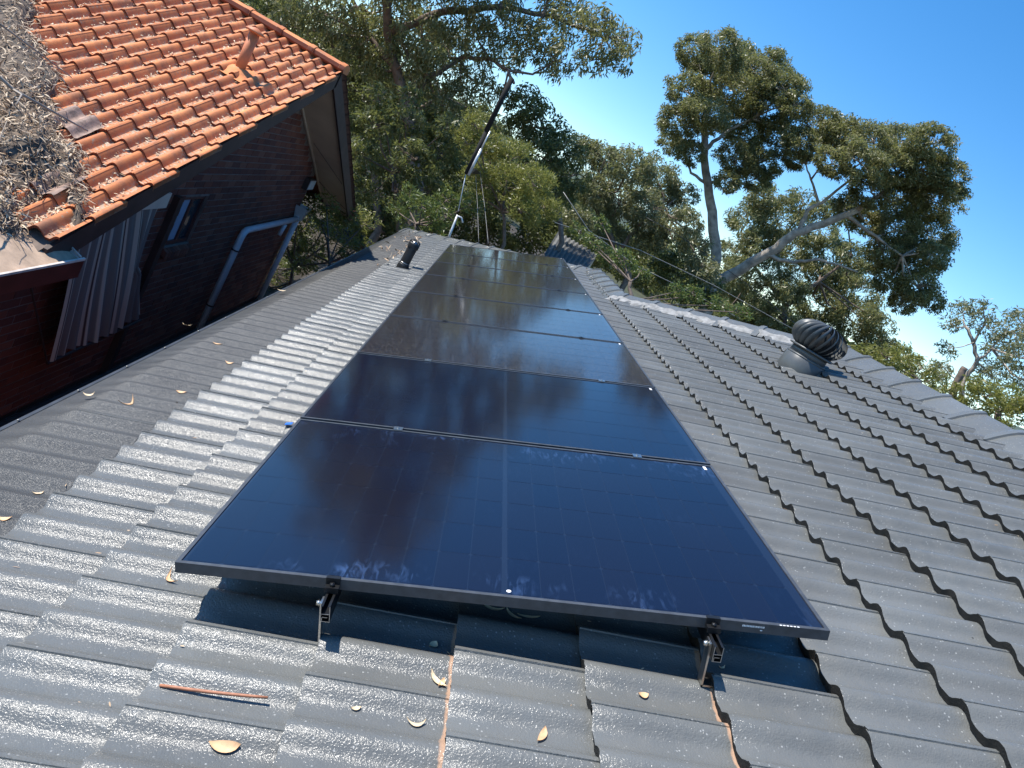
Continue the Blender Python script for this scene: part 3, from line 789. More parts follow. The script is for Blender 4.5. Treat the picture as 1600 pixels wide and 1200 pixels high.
rake(1, XW+.004, XW+.028, .17, .21, M_SOFFIT, 'soffit_bead', s1=5.2, s0=.02)
g = G(); g.box(XB-.05, XB+.012, YR+5.30, YR+5.52, -1.02, -.82); g.obj('gutter_end', M_MAROON, nb)
g = G(); g.box(-8, XB-.03, YR+5.36, YR+5.50, -.99, -.87); g.obj('rear_gutter', M_MAROON, nb)
g = G()
g.tube([(XB-.04, YR+3.2, ZR-3.2*TP-.24), (XW+.1, YR+2.2, ZR-2.2*TP-.20)], .004, 5); g.tube([(XB-.04, YR+4.6, ZR-4.6*TP-.22), (XB-.3, YR+4.2, ZR-4.2*TP-.23), (XW+.05, YR+3.9, ZR-3.9*TP-.20)], .006, 5)
g.obj('soffit_cable', M_BARGE, nb)
# gable wall: mortar core with individual bricks proud of it
YF = 11.35
def wall_top(Y): return ZR-abs(Y-YR)*TP-.19
g = G(); prof = [(3.0, GZ), (YF, GZ), (YF, wall_top(YF)), (YR, wall_top(YR)), (3.0, wall_top(3.0))]
V = [(x, y, z) for x in (XW-.005, XW-.11) for y, z in prof]; q = 5
WY0, WY1, WZ0, WZ1 = 6.42, 7.06, -1.28, -.66                   # window hole
def strip(y0, y1, zb, zt0, zt1):
    V = [(x, y, z) for x in (XW-.005, XW-.11) for y, z in ((y0, zb), (y1, zb), (y1, zt1), (y0, zt0))]
    g.add(V, [(0, 1, 2, 3), (4, 7, 6, 5), (0, 4, 5, 1), (3, 2, 6, 7), (0, 3, 7, 4), (1, 5, 6, 2)])
g.V = []; g.F = []
strip(-3, 3.2, GZ, -.82, -.82); strip(3.2, WY0, GZ, wall_top(3.2), wall_top(WY0)); strip(WY0, WY1, GZ, WZ0, WZ0); strip(WY0, WY1, WZ1, wall_top(WY0), wall_top(WY1))
strip(WY1, YR, GZ, wall_top(WY1), wall_top(YR)); strip(YR, YF, GZ, wall_top(YR), wall_top(YF))
g.obj('mortar', M_MORTAR, nb)
g = G(); g.box(-9, XW-.12, YF-.11, YF, GZ, wall_top(YF)); g.obj('rear_wall', M_BRICK, nb)
BW, BH = .240, .0857
bricks = []
zr = GZ; row = 0
while zr < 1.3:
    y = -2.0+(BW/2 if row % 2 else 0)
    while y < YF-.1:
        y1 = min(y+BW-.010, YF); z1 = zr+BH-.010
        top = min(wall_top(y), wall_top(y1)) if y > 3 else -.75
        if z1 > WZ0-.02 and zr < WZ1 and y < WY1 and y1 > WY0:
            if y < WY0-.05: y1 = WY0-.004
            elif y1 > WY1+.05:
                vis = zr-1; bricks.append((vis, WY1+.004, y1, zr, z1)); y += BW; continue
            else: y += BW; continue
        if z1 < top+.01:
            vis = -abs(y-8)*.18+zr*1.0 if y > 5.2 else -9
            bricks.append((vis, y, y1, zr, z1))
        y += BW
    zr += BH; row += 1
bricks.sort(reverse=True)
def brick_geom(L):
    b = .004; V = []
    for x, i_ in ((-.09, 0), (-.003, 0), (0, b)):
        for y_, z_ in ((i_, i_), (L-i_, i_), (L-i_, BH-.010-i_), (i_, BH-.010-i_)): V.append((x, y_, z_))
    F = [(8, 9, 10, 11)]+[(a+i, a+(i+1) % 4, a+4+(i+1) % 4, a+4+i) for a in (0, 4) for i in range(4)]
    return V, F
bm_ = mesh('brick', *brick_geom(BW-.010), M_BRICK)
SG = G(); tints = []
for k, (vv, y, y1, z, z1) in enumerate(bricks):
    x = XW+random.uniform(-.003, .002)
    if k < 290:
        if y1-y > BW-.02: obj('brick', bm_, nb, loc=(x, y, z))
        else: obj('brick', mesh('brick', *brick_geom(y1-y), M_BRICK), nb, loc=(x, y, z))
    else:
        V, F = brick_geom(y1-y); SG.add([(a+x, b+y, c+z) for a, b, c in V], F); tints += [random.random()]*len(F)
obj('lower_brickwork', mesh('lower_brickwork', SG.V, SG.F, M_BRICK, tint=tints), nb, kind='stuff')
# window, sloping brick sill, wall light
wf = G(); x0, x1 = XW-.08, XW-.035
wf.box(x0, x1, WY0, WY0+.05, WZ0, WZ1); wf.box(x0, x1, WY1-.05, WY1, WZ0, WZ1); wf.box(x0, x1, WY0+.05, WY1-.05, WZ0, WZ0+.05); wf.box(x0, x1, WY0+.05, WY1-.05, WZ1-.05, WZ1); wf.box(x0, x1, (WY0+WY1)/2-.02, (WY0+WY1)/2+.02, WZ0+.05, WZ1-.05)
w_ = wf.obj('window', M_WINFRAME, nb)
M_GLASS, n_, l_, b_ = material('window_glass'); b_.inputs['Base Color'].default_value = (.03, .04, .05, 1); b_.inputs['Roughness'].default_value = .04; l_.new(bump(n_, l_, noise(n_, l_, geo_pos(n_), 3, 1), .05, .01), b_.inputs['Normal'])
M_CURT = simple('pale_blue_curtain', (.34, .40, .50), .9, nscale=10, var=.1)
for a, b in ((WY0+.05, (WY0+WY1)/2-.02), ((WY0+WY1)/2+.02, WY1-.05)):
    g = G(); g.box(XW-.062, XW-.056, a, b, WZ0+.05, WZ1-.05); g.obj('pane', M_GLASS if a > WY0+.06 else M_CURT, w_)
for k in range(9):
    g = G(); y = WY0-.02+k*.076
    g.add([(XW-.03, y, WZ0+.0), (XW-.03, y+.066, WZ0+.0), (XW+.05, y+.066, WZ0-.035), (XW+.05, y, WZ0-.035), (XW-.03, y, WZ0-.08), (XW-.03, y+.066, WZ0-.08), (XW+.05, y+.066, WZ0-.115), (XW+.05, y, WZ0-.115)],
          [(0, 3, 2, 1), (4, 5, 6, 7), (0, 1, 5, 4), (2, 3, 7, 6), (1, 2, 6, 5), (3, 0, 4, 7)]); g.obj('sill_brick', M_BRICK, nb)
g = G(); g.box(XW, XW+.07, 6.10, 6.20, GZ, -.62); g.obj('timber_post', M_BARGE, nb)
g = G(); g.box(XW+.0, XW+.09, 10.85, 11.25, -.60, -.40); wl_ = g.obj('wall_light', M_BARGE, nb)
g = G(); g.box(XW+.0905, XW+.10, 10.88, 11.22, -.58, -.42); g.obj('lens', M_WHITEPL, wl_)
# downpipes
g = G(); X = XW+.09
g.tube([(X, 8.56, GZ+.4), (X, 8.57, -1.30), (X, 8.60, -1.22), (X, 8.68, -1.185), (X, 11.10, -1.155)], .047, 14); dp = g.obj('downpipe', M_DPIPE, nb, True)
g = G(); g.tube([(X, 8.56, -1.50), (X, 8.56, -1.48)], .052, 14); g.obj('pipe_clip', M_BARGE, dp); g = G(); g.tube([(X, 8.56, -2.4), (X, 8.56, -2.38)], .052, 14); g.obj('pipe_clip', M_BARGE, dp)
g = G(); g.tube([(X, 11.16, GZ+.4), (X, 11.16, -1.1)], .047, 14); g.obj('downpipe', M_DPIPE, nb, True)
g = G(); g.tube([(X, 10.55, -1.22), (X, 10.48, -1.42)], .035, 10); g.obj('pipe_branch', M_DPIPE, nb, True)
g = G(); T = lambda x, y, z: (X+x, 11.2+y, -1.12+z)
g.add([T(-.06, -.06, -.05), T(.06, -.06, -.05), T(.06, .06, -.05), T(-.06, .06, -.05), T(-.10, -.14, .2), T(.12, -.14, .2), T(.12, .16, .2), T(-.10, .16, .2)],
      [(0, 3, 2, 1), (0, 1, 5, 4), (1, 2, 6, 5), (2, 3, 7, 6), (3, 0, 4, 7)]); g.obj('rain_head', M_WHITEPL, nb)
# orange flue
fb = NT((YR-6.38)/nc, .59, .0)
g = G(); g.lathe([(.052, -.05), (.052, .44)], lambda x, y, z: (fb[0]+x, fb[1]+y, fb[2]+z), 18); fp = g.obj('flue_pipe', M_FLUE, nb, True)
g = G(); g.lathe([(.045, .44), (.10, .455), (.10, .465), (.02, .50), (.001, .502)], lambda x, y, z: (fb[0]+x, fb[1]+y, fb[2]+z), 18); g.obj('flue_cap', M_FLUE, fp, True)
g = G(); V = []
for i in range(9):
    for j in range(9):
        a, b2 = -.17+i*.0425, -.20+j*.05; rr = math.hypot(a, b2)
        V.append(NT((YR-6.38)/nc+b2, .59+a, .035+.055*math.exp(-(rr/.09)**2)+random.uniform(-.003, .003)))
g.add(V, [(i*9+j, i*9+j+1, (i+1)*9+j+1, (i+1)*9+j) for i in range(8) for j in range(8)]); g.obj('flue_flashing', M_TERRA, nb, True)
M_LEAD = simple('lead_sheet', (.26, .17, .13), .7, .0, nscale=18, var=.5, bumps=.5)
for (s0, w0, sl, wl2) in ((3.60, .62, .34, .30), (4.36, .26, .34, .26)):
    V = []
    for i in range(9):
        for j in range(15):
            ss = s0+sl*i/8; w = w0+wl2*j/14
            V.append(NT(ss, w, .040+AN*(.5+.5*math.cos(2*math.pi*(w+.02)/.147))*.95+random.uniform(-.002, .003)))
    obj('lead_flashing', mesh('lead_flashing', V, [(i*15+j, i*15+j+1, (i+1)*15+j+1, (i+1)*15+j) for i in range(8) for j in range(14)], M_LEAD, True), nb)
# wing roof toward the camera: tan dust covered sheet, maroon gutter
LX = -1.97; LZ = -.635
V = []; F = []; nx, ny = 26, 60
def wing_z(x): return -.66+(LX-.02-x)*TP*.75
for i in range(nx):
    for j in range(ny):
        x = LX-.02-i*.09; y = 3.30-j*.09
        V.append((x, y, wing_z(x)+.012*math.sin(x*9+y*4)*math.sin(y*7+x*3)+.008*math.sin(x*31+y*17)))
F = [(i*ny+j, i*ny+j+1, (i+1)*ny+j+1, (i+1)*ny+j) for i in range(nx-1) for j in range(ny-1)]
obj('sheet_roof', mesh('sheet_roof', V, F, M_TAN, True), nb)
g = G(); g.box(LX-.012, LX+.004, -4, 3.30, LZ-.016, LZ); g.tube([(LX-.02, 3.28, LZ+.0), (LX-.14, 3.33, LZ+.02), (LX-.24, 3.33, LZ+.09), (LX-.30, 3.30, LZ+.17)], .007, 6); g.obj('gutter_lip', M_TANLIP, nb)
g = G(); g.box(LX-.02, LX, -4, 3.30, LZ-.15, LZ-.017); g.obj('gutter', M_MAROON, nb)
g = G(); g.add([(LX-.02, 3.29, LZ-.02), (LX-.14, 3.34, LZ+.01), (LX-.24, 3.34, LZ+.08), (LX-.31, 3.31, LZ+.16), (LX-.33, 3.30, LZ+.02), (LX-.25, 3.30, LZ-.02)], [(0, 1, 2, 3, 4, 5)]); g.obj('gutter_stop_end', M_TANLIP, nb)
g = G(); g.box(XW+.01, LX-.03, -4, 3.2, LZ-.16, LZ-.14); g.obj('eave_soffit', M_BARGE, nb)
# hanging striped blind in the shade
M_BLIND, n_, l_, b_ = material('striped_canvas')
at_ = n_.new('ShaderNodeTexCoord'); sx = n_.new('ShaderNodeSeparateXYZ'); l_.new(at_.outputs['UV'], sx.inputs[0])
c = ramp(n_, l_, sx.outputs[0], [(0, (.42, .36, .30))])
wv = math_(n_, l_, 'FRACT', math_(n_, l_, 'MULTIPLY', sx.outputs[0], 7.0))
c = ramp(n_, l_, wv, [(0, (.50, .44, .36)), (.10, (.50, .44, .36)), (.13, (.08, .045, .04)), (.17, (.08, .045, .04)), (.20, (.52, .46, .38)), (.26, (.52, .46, .38)), (.30, (.17, .155, .145)), (.85, (.20, .18, .16)), (.9, (.50, .44, .36)), (1, (.50, .44, .36))])
l_.new(c, b_.inputs['Base Color']); b_.inputs['Roughness'].default_value = .95
V = []; nx, nz = 60, 14; UV = []
for i in range(nx+1):
    for j in range(nz+1):
        s = i/nx; q = j/nz
        y = 4.22+1.32*s+q*(.22+.25*s)*(1 if q > .5 or s < .8 else .6)-.18*max(0, s-.8)*math.sin(q*math.pi)*3; z = -.66-.0*s-q*(1.42-.12*s)
        if s > .75: z -= 0
        x = XW+.12+.10*q+.018*math.sin(s*62)*(.5+q)+.02*math.sin(s*9+q*3)
        V.append((x, y, z+.012*math.sin(s*40)*q)); UV.append((s, q))
F = [(i*(nz+1)+j, (i+1)*(nz+1)+j, (i+1)*(nz+1)+j+1, i*(nz+1)+j+1) for i in range(nx) for j in range(nz)]
me = mesh('canvas', V, F, M_BLIND, True); ul = me.uv_layers.new(name='UVMap')
for lp in me.loops: ul.data[lp.index].uv = UV[lp.vertex_index]
bt = thing('window_blind', 'striped canvas blind hanging in the shade against the brick wall', 'blind'); obj('canvas', me, bt)
g = G(); g.tube([(XW+.22, 4.42, -2.09), (XW+.22, 6.0, -2.0)], .014, 8); g.tube([(XW+.05, 3.6, -.75), (XW+.22, 4.42, -2.09)], .008, 6); g.obj('bottom_rail', M_BARGE, bt)
g = G(); g.box(XW+.02, XW+.16, 4.75, 5.62, -.66, -.50); g.obj('pelmet', M_SOFFIT, bt)

# debris: deep drift of bark and gum leaves in the valley
def drift_z(x, y):
    """height of the litter surface; both roof slopes meet in the valley below it"""
    zg = ZR-(YR-y)*TP; zw = wing_z(x)
    base = max(zg, zw)
    d = (y-3.05)-(XB-x)                                           # signed distance from the valley, + toward the gable slope
    return base, d
def drift_top(x, y):
    base, d = drift_z(x, y)
    edge = .42+.09*math.sin(x*7)+.05*math.sin(x*17+1)
    h = .22*max(0.0, 1-max(0.0, d/edge)**1.6) if d > 0 else .22+.05*math.sin(x*5+y*4)
    ex = (LX-.30-x)/.5
    h *= min(1, max(0, ex+.3*math.sin(y*9)*.5)) if d < .2 else 1
    return base+h-.03, h
V = []; F = []; nx, ny = 66, 90
for i in range(nx):
    for j in range(ny):
        x = LX-.12-i*.06; y = 6.6-j*.06
        z, h = drift_top(x, y); V.append((x, y, z+random.uniform(-.012, .012) if h > .01 else z-.12))
F = [(i*ny+j, i*ny+j+1, (i+1)*ny+j+1, (i+1)*ny+j) for i in range(nx-1) for j in range(ny-1)]
lt = thing('leaf_drift', 'deep drift of dry bark and gum leaves filling the orange roof valley', 'leaf litter')
obj('litter_bed', mesh('litter_bed', V, F, M_LITTER_BASE, True), lt, kind='stuff')
def dpos(i):
    while True:
        y = random.uniform(1.9, 6.6) if i % 3 else random.uniform(2.6, 4.2); x = random.uniform(-5.2, LX-.2); z, h = drift_top(x, y)
        if h > .004: return np.array([x, y, z+random.uniform(-.01, .035)]), np.array([.2, -.2, .95])
ND = 23000
V, F = strips(ND, dpos, (.04, .115), (.0045, .0115), flat=.8, curlr=(.2, 2.6))
obj('bark_strips', mesh('bark_strips', V, F, L_DRY, tint=np.repeat(rng.random(ND), 4)), lt, kind='stuff')
def dpos2(i):                                                     # strays on the tiles and in the pans
    s = random.uniform(.2, 5.0); Y = YR-s*nc; w = random.uniform(.05, min(4.2, valley_w(Y)+.2))
    r_ = int((s+.04)/GN); off = (TWN/2 if r_ % 2 else 0)-.02; k = round((w-off)/(TWN/2)-.5)
    wv = off+(k+.5)*TWN/2+random.gauss(0, .018)
    return NT(s, wv, .022+random.uniform(0, .012)), np.array([0, -ns_, nc])
V, F = strips(2300, dpos2, (.012, .045), (.006, .014), flat=.2, curlr=(.0, 1.5))
o = obj('tile_grit', mesh('tile_grit', V, F, L_DRY, tint=np.repeat(.3+.5*rng.random(2300), 4))); o['kind'] = 'stuff'
tag(o, 'scraps of dry leaf and seed lying in the pans of the orange tiles', 'leaf litter')
for (pp, rr, lb) in (([(-2.30, 2.55, -.33), (-2.55, 3.0, -.20), (-2.75, 3.35, -.06)], .006, 'pale dead twig hanging out of the litter toward the tan roof edge'),
                     ([(-3.3, 3.3, .32), (-2.9, 3.55, .10), (-2.55, 3.9, .02)], .014, 'grey forked dead branch lying on the leaf drift'),
                     ([(-3.6, 3.2, .45), (-3.4, 3.9, .40), (-3.0, 4.3, .24)], .010, 'long bleached stick across the middle of the leaf drift')):
    g = G(); g.tube(pp, [rr, rr*.85, rr*.4], 6); m_ = np.array(pp[1]); g.tube([m_, m_+np.array([.12, -.10, .02]), m_+np.array([.2, -.25, -.02])], [rr*.6, rr*.45, rr*.2], 5)
    tag(g.obj('dead_branch', M_BARK, smooth=True), lb, 'branch')

# ------------------------------------------------------------------ trees
def foliage(name, blobs, parent, M, leaf=(.13, .034), dens=1.0, droop=.7, sub=.34, shell=.6, fill=1.0):
    """blobs = (px, py, radius in photo pixels, distance): each becomes a real lobe at that distance, made of sub-clumps of leaves"""
    C = []; Nn = []
    lobes = []
    for (px, py, rp, dist) in blobs:
        R_ = rp*dist/FPX; c = at(px, py, dist+random.uniform(-.6, .6)*R_)
        lobes.append((c, R_))
        area = math.pi*rp*rp; lpx = max(.6, leaf[0]*FPX/dist*leaf[1]*FPX/dist*.30)
        nl = int(area/lpx*1.9*dens); ns = max(6, int(9*fill/(sub*sub)*.5))
        d = rng.normal(size=(ns, 3)); d /= np.linalg.norm(d, axis=1)[:, None]; d[:, 2] = d[:, 2]*.85+.12
        rad = rng.random(ns)**(1/3)*(1-shell)+shell*rng.uniform(.75, 1.0, ns)
        sc = c+d*rad[:, None]*R_*np.array([1.05, 1.05, .85])
        sr = R_*sub*rng.uniform(.6, 1.25, ns)
        w_ = sr**2; pick = rng.choice(ns, nl, p=w_/w_.sum())
        e = rng.normal(size=(nl, 3)); e /= np.linalg.norm(e, axis=1)[:, None]
        rr = rng.random(nl)**.45
        e[:, 2] *= .75
        P = sc[pick]+e*(rr*sr[pick])[:, None]
        P[:, 2] -= droop*sr[pick]*.5*rng.random(nl)**2
        C.append(P)
    C = np.concatenate(C); n = len(C)
    d = rng.normal(size=(n, 3)); d[:, 2] = d[:, 2]*.6-droop*1.3; d /= np.linalg.norm(d, axis=1)[:, None]
    q = rng.normal(size=(n, 3)); s = np.cross(d, q); s /= np.linalg.norm(s, axis=1)[:, None]+1e-9
    L = leaf[0]*rng.uniform(.6, 1.3, n)[:, None]; w_ = leaf[1]*rng.uniform(.7, 1.3, n)[:, None]
    V = np.empty((n, 4, 3)); V[:, 0] = C; V[:, 1] = C+d*L*.4+s*w_*.5; V[:, 2] = C+d*L; V[:, 3] = C+d*L*.4-s*w_*.5
    F = np.arange(n*4).reshape(n, 4)
    tn = np.clip(rng.normal(.45, .25, n), 0, 1)
    o = obj(name, mesh(name, V.reshape(-1, 3), F, M, tint=tn), parent, kind='stuff')
    return lobes, n, o
def limb(pts, r0, r1, M, parent, name='trunk', n=8, wob=.02):
    P = []
    for a, b in zip(pts[:-1], pts[1:]):
        for k in range(4):
            s = k/4; P.append(np.array(a)*(1-s)+np.array(b)*s)
    P.append(np.array(pts[-1])); K = len(P)
    P = [p+rng.normal(size=3)*wob*(1 if 0 < i < K-1 else 0) for i, p in enumerate(P)]
    return G().tube(P, [r0+(r1-r0)*(i/(K-1))**.8 for i in range(K)], n).obj(name, M, parent, True)
TOT = 0
def tree(name, label, trunk, limbs, blobs, M, bark, group=None, rtr=(.2, .08), twigs=True, cat='tree', **kw):
    """trunk/limbs in photo pixels with a distance (px, py, dist); the trunk is carried down to the ground"""
    global TOT
    tp = [at(*p) for p in trunk]; base = np.array([tp[0][0], tp[0][1], GZ])
    t = thing(name, label, cat, group, loc=tuple(base))
    def loc(p): return np.array(p)-base
    limb([loc(base)]+[loc(p) for p in tp], rtr[0], rtr[1], bark, t)
    L = [tp]
    for l in limbs:
        q = [at(*p[:3]) for p in l['p']]; L.append(q); limb([loc(p) for p in q], l['r'][0], l['r'][1], bark, t, 'limb', 7)
    # foliage built in world space then moved under the tree's own origin
    lobes, n, cr = foliage('crown', blobs, t, M, **kw); TOT += n
    cr.location = tuple(-base)
    if twigs:
        g = G(); allp = [np.array(p) for l in L for p in l]
        for c, R_ in lobes:
            near = min(allp, key=lambda p: np.linalg.norm(p-c)); mid = (near+c)/2+rng.normal(size=3)*R_*.15+np.array([0, 0, -.1*R_])
            g.tube([loc(near), loc(mid), loc(c)], [.05*R_+.008, .035*R_+.006, .02*R_+.004], 5, False)
            for _ in range(7):
                d = rng.normal(size=3); d /= np.linalg.norm(d); d[2] = abs(d[2])*.7
                st = loc(c)*(.85)+loc(mid)*.15 if _ % 2 else loc(c)
                g.tube([st, st+d*R_*.4+rng.normal(size=3)*R_*.08, st+d*R_*.85], [.018*R_+.003, .012*R_+.002, .003], 4, False)
        g.obj('branches', bark, t, True, kind='stuff')
    return t
def B(dist, *l): return [(a, b, c, dist+random.uniform(-.06, .06)*dist) for a, b, c in l]

tree('gum_tree', 'big drooping gum tree behind the house, its branch reaching right over blue sky',
     [(655, 330, 21), (645, 230, 21), (637, 170, 21), (618, 110, 21), (606, 50, 21), (600, -30, 21), (610, -150, 21)],
     [dict(p=[(640, 175, 21), (668, 120, 21), (720, 92, 21), (765, 92, 20.6), (795, 110, 20), (803, 130, 19.5)], r=(.09, .035)),
      dict(p=[(606, 50, 21), (680, 20, 21), (780, 10, 21), (850, 22, 21), (905, 42, 21), (945, 60, 21)], r=(.12, .03)),
      dict(p=[(618, 110, 21), (580, 60, 21.5), (555, 10, 22), (530, -60, 22)], r=(.1, .04)),
      dict(p=[(600, -30, 21), (680, -120, 21), (740, -230, 21)], r=(.12, .05)),
      dict(p=[(600, -30, 21), (560, -150, 21), (600, -260, 21)], r=(.12, .05))],
     B(21, (555, 25, 48), (610, 15, 42), (660, 60, 45), (700, 20, 50), (745, 60, 42), (690, 115, 36), (650, 130, 28), (790, 30, 45), (745, 130, 34), (800, 90, 26), (780, 150, 24),
       (835, 60, 38), (870, 95, 36), (895, 40, 36), (880, 5, 40), (925, 95, 26), (955, 60, 34), (968, 95, 20), (978, 60, 22), (945, 30, 22), (500, 20, 45), (460, -5, 40), (520, 75, 30), (440, 40, 34), (480, 70, 30), (560, 90, 34), (600, 110, 34), (640, 90, 36), (700, 75, 34), (560, 60, 36), (720, 155, 24), (690, 165, 24),
       (600, -70, 70), (700, -70, 70), (800, -60, 60), (640, -170, 80), (740, -170, 75), (560, -160, 60), (650, -270, 75), (730, -300, 70), (590, -300, 60), (690, -370, 55), (860, -50, 45), (490, -80, 60)),
     L_GUM, M_BARKD, rtr=(.2, .1), leaf=(.17, .042), dens=.62, droop=.9, sub=.36)
tree('gum_tree', 'dark gum tree filling the gap right beside the orange gable',
     [(590, 360, 24), (585, 240, 24), (575, 140, 24), (560, 60, 24)], [dict(p=[(585, 240, 24), (640, 180, 24), (690, 150, 24)], r=(.1, .04))],
     B(25, (470, 40, 45), (520, 90, 45), (570, 90, 45), (575, 160, 50), (630, 120, 45), (590, 220, 50), (650, 200, 55), (570, 280, 45), (640, 280, 50), (700, 180, 45), (710, 250, 45), (620, 340, 40), (545, 210, 35), (420, 0, 40), (480, 100, 35), (600, 50, 30), (760, 190, 32), (560, 330, 40), (530, 270, 34), (600, 340, 40), (545, 130, 40), (660, 60, 40), (500, 140, 34)),
     L_DARK, M_BARKD, leaf=(.15, .05), dens=1.05, droop=.5, rtr=(.15, .08))
tree('cypress_hedge', 'dark dense evergreen hedge mass behind the shrubs in the middle',
     [(760, 420, 26), (765, 300, 26)], [],
     B(27, (560, 330, 45), (640, 350, 50), (690, 320, 50), (740, 350, 45), (800, 350, 50), (700, 390, 40), (850, 380, 45), (780, 400, 40), (900, 380, 45), (540, 400, 45), (600, 400, 50), (480, 360, 40), (955, 400, 45), (880, 330, 40), (1060, 430, 40), (1010, 420, 40), (720, 290, 40), (780, 290, 40), (820, 310, 40), (860, 290, 36), (1100, 450, 36), (650, 260, 40), (700, 230, 36), (430, 400, 36), (440, 350, 30), (520, 440, 36)),
     L_DARK, M_BARKD, leaf=(.16, .06), dens=1.3, droop=.3, twigs=False, rtr=(.08, .05))
tree('gum_tree', 'shady dark green tree in front of the big gum trunk, left of the black pole',
     [(625, 400, 17.5), (620, 330, 17.5), (615, 270, 17.5)], [],
     B(17.5, (590, 195, 30), (635, 190, 32), (600, 245, 36), (650, 250, 38), (560, 240, 30), (620, 300, 36), (690, 245, 32), (560, 300, 30), (670, 300, 30), (590, 150, 22), (700, 200, 24), (640, 150, 20)),
     L_DARK, M_BARKD, leaf=(.13, .04), dens=.95, droop=.6, rtr=(.08, .04))
tree('scrub', 'dark low scrub filling the garden beyond the downpipes',
     [(455, 440, 15), (458, 420, 15)], [],
     B(16, (440, 330, 24), (470, 350, 28), (445, 380, 28), (430, 420, 30), (480, 400, 28), (410, 450, 28), (520, 330, 26), (500, 300, 26), (470, 310, 20), (550, 340, 26)) ,
     L_DARK, M_BARKD, leaf=(.10, .035), dens=.8, droop=.2, rtr=(.05, .03))
tree('olive_shrub', 'tall yellow-green feathery shrub right of the black pole',
     [(790, 380, 15.5), (785, 330, 15.5)], [],
     B(15.3, (745, 200, 24), (760, 235, 32), (800, 250, 34), (790, 290, 36), (750, 285, 32), (835, 290, 34), (850, 325, 26), (815, 330, 30), (730, 225, 22)),
     L_YELLOW, M_BARKD, leaf=(.09, .022), dens=1.0, droop=-.5, rtr=(.05, .03))
tree('gum_tree', 'dark green gum crown hanging just right of the pole top',
     [(880, 380, 21), (865, 280, 21), (850, 200, 21)], [],
     B(21, (825, 165, 32), (850, 200, 38), (880, 235, 34), (845, 245, 34), (895, 275, 30), (810, 200, 26), (870, 300, 30)),
     L_DARK, M_BARKD, leaf=(.14, .045), dens=1.0, droop=.7, rtr=(.10, .05))
tree('gum_tree', 'rounded grey-green gum tree in the middle distance left of the tall one',
     [(985, 430, 24), (968, 390, 24), (940, 350, 24), (925, 310, 24)], [dict(p=[(968, 390, 24), (1000, 350, 24), (1035, 330, 24)], r=(.08, .03))],
     B(24, (915, 235, 26), (945, 250, 34), (1085, 385, 28), (1100, 420, 26), (1070, 300, 22), (985, 260, 36), (1025, 275, 34), (930, 300, 34), (970, 315, 38), (1015, 325, 36), (1050, 320, 30), (1075, 345, 24), (940, 355, 32), (1000, 370, 34), (1050, 375, 30), (905, 345, 26)),
     L_GREY, M_BARKD, leaf=(.15, .04), dens=1.45, droop=.7, sub=.36, rtr=(.12, .06))
tree('green_shrub', 'bright green bushy shrub just beyond the roof hip',
     [(985, 470, 13.5), (985, 440, 13.5)], [],
     B(14, (905, 362, 14), (925, 378, 16), (950, 400, 18), (975, 405, 20), (1000, 425, 16), (1085, 462, 18), (1060, 455, 14), (1125, 478, 18), (1160, 488, 16), (940, 350, 14)),
     L_BRIGHT, M_BARKD, leaf=(.08, .028), dens=.7, droop=.1, rtr=(.05, .03))
tree('green_shrub', 'light green shrub in the middle between gable end and pole',
     [(650, 385, 15), (650, 350, 15)], [],
     B(15.5, (640, 305, 18), (660, 325, 24), (690, 340, 24), (640, 350, 22), (700, 310, 20), (675, 365, 20), (620, 330, 14), (735, 320, 20)),
     L_BRIGHT, M_BARKD, leaf=(.10, .022), dens=.6, droop=-.2, rtr=(.05, .03))
tree('green_shrub', 'low shrub with yellow-green tips below the gable end beside the gutter',
     [(520, 440, 13), (515, 410, 13)], [],
     B(13.5, (500, 345, 24), (530, 370, 26), (570, 350, 22), (545, 395, 20), (490, 385, 24), (470, 415, 20), (510, 320, 18), (570, 385, 16)),
     L_YELLOW, M_BARKD, leaf=(.10, .022), dens=.5, droop=-.1, rtr=(.05, .03))
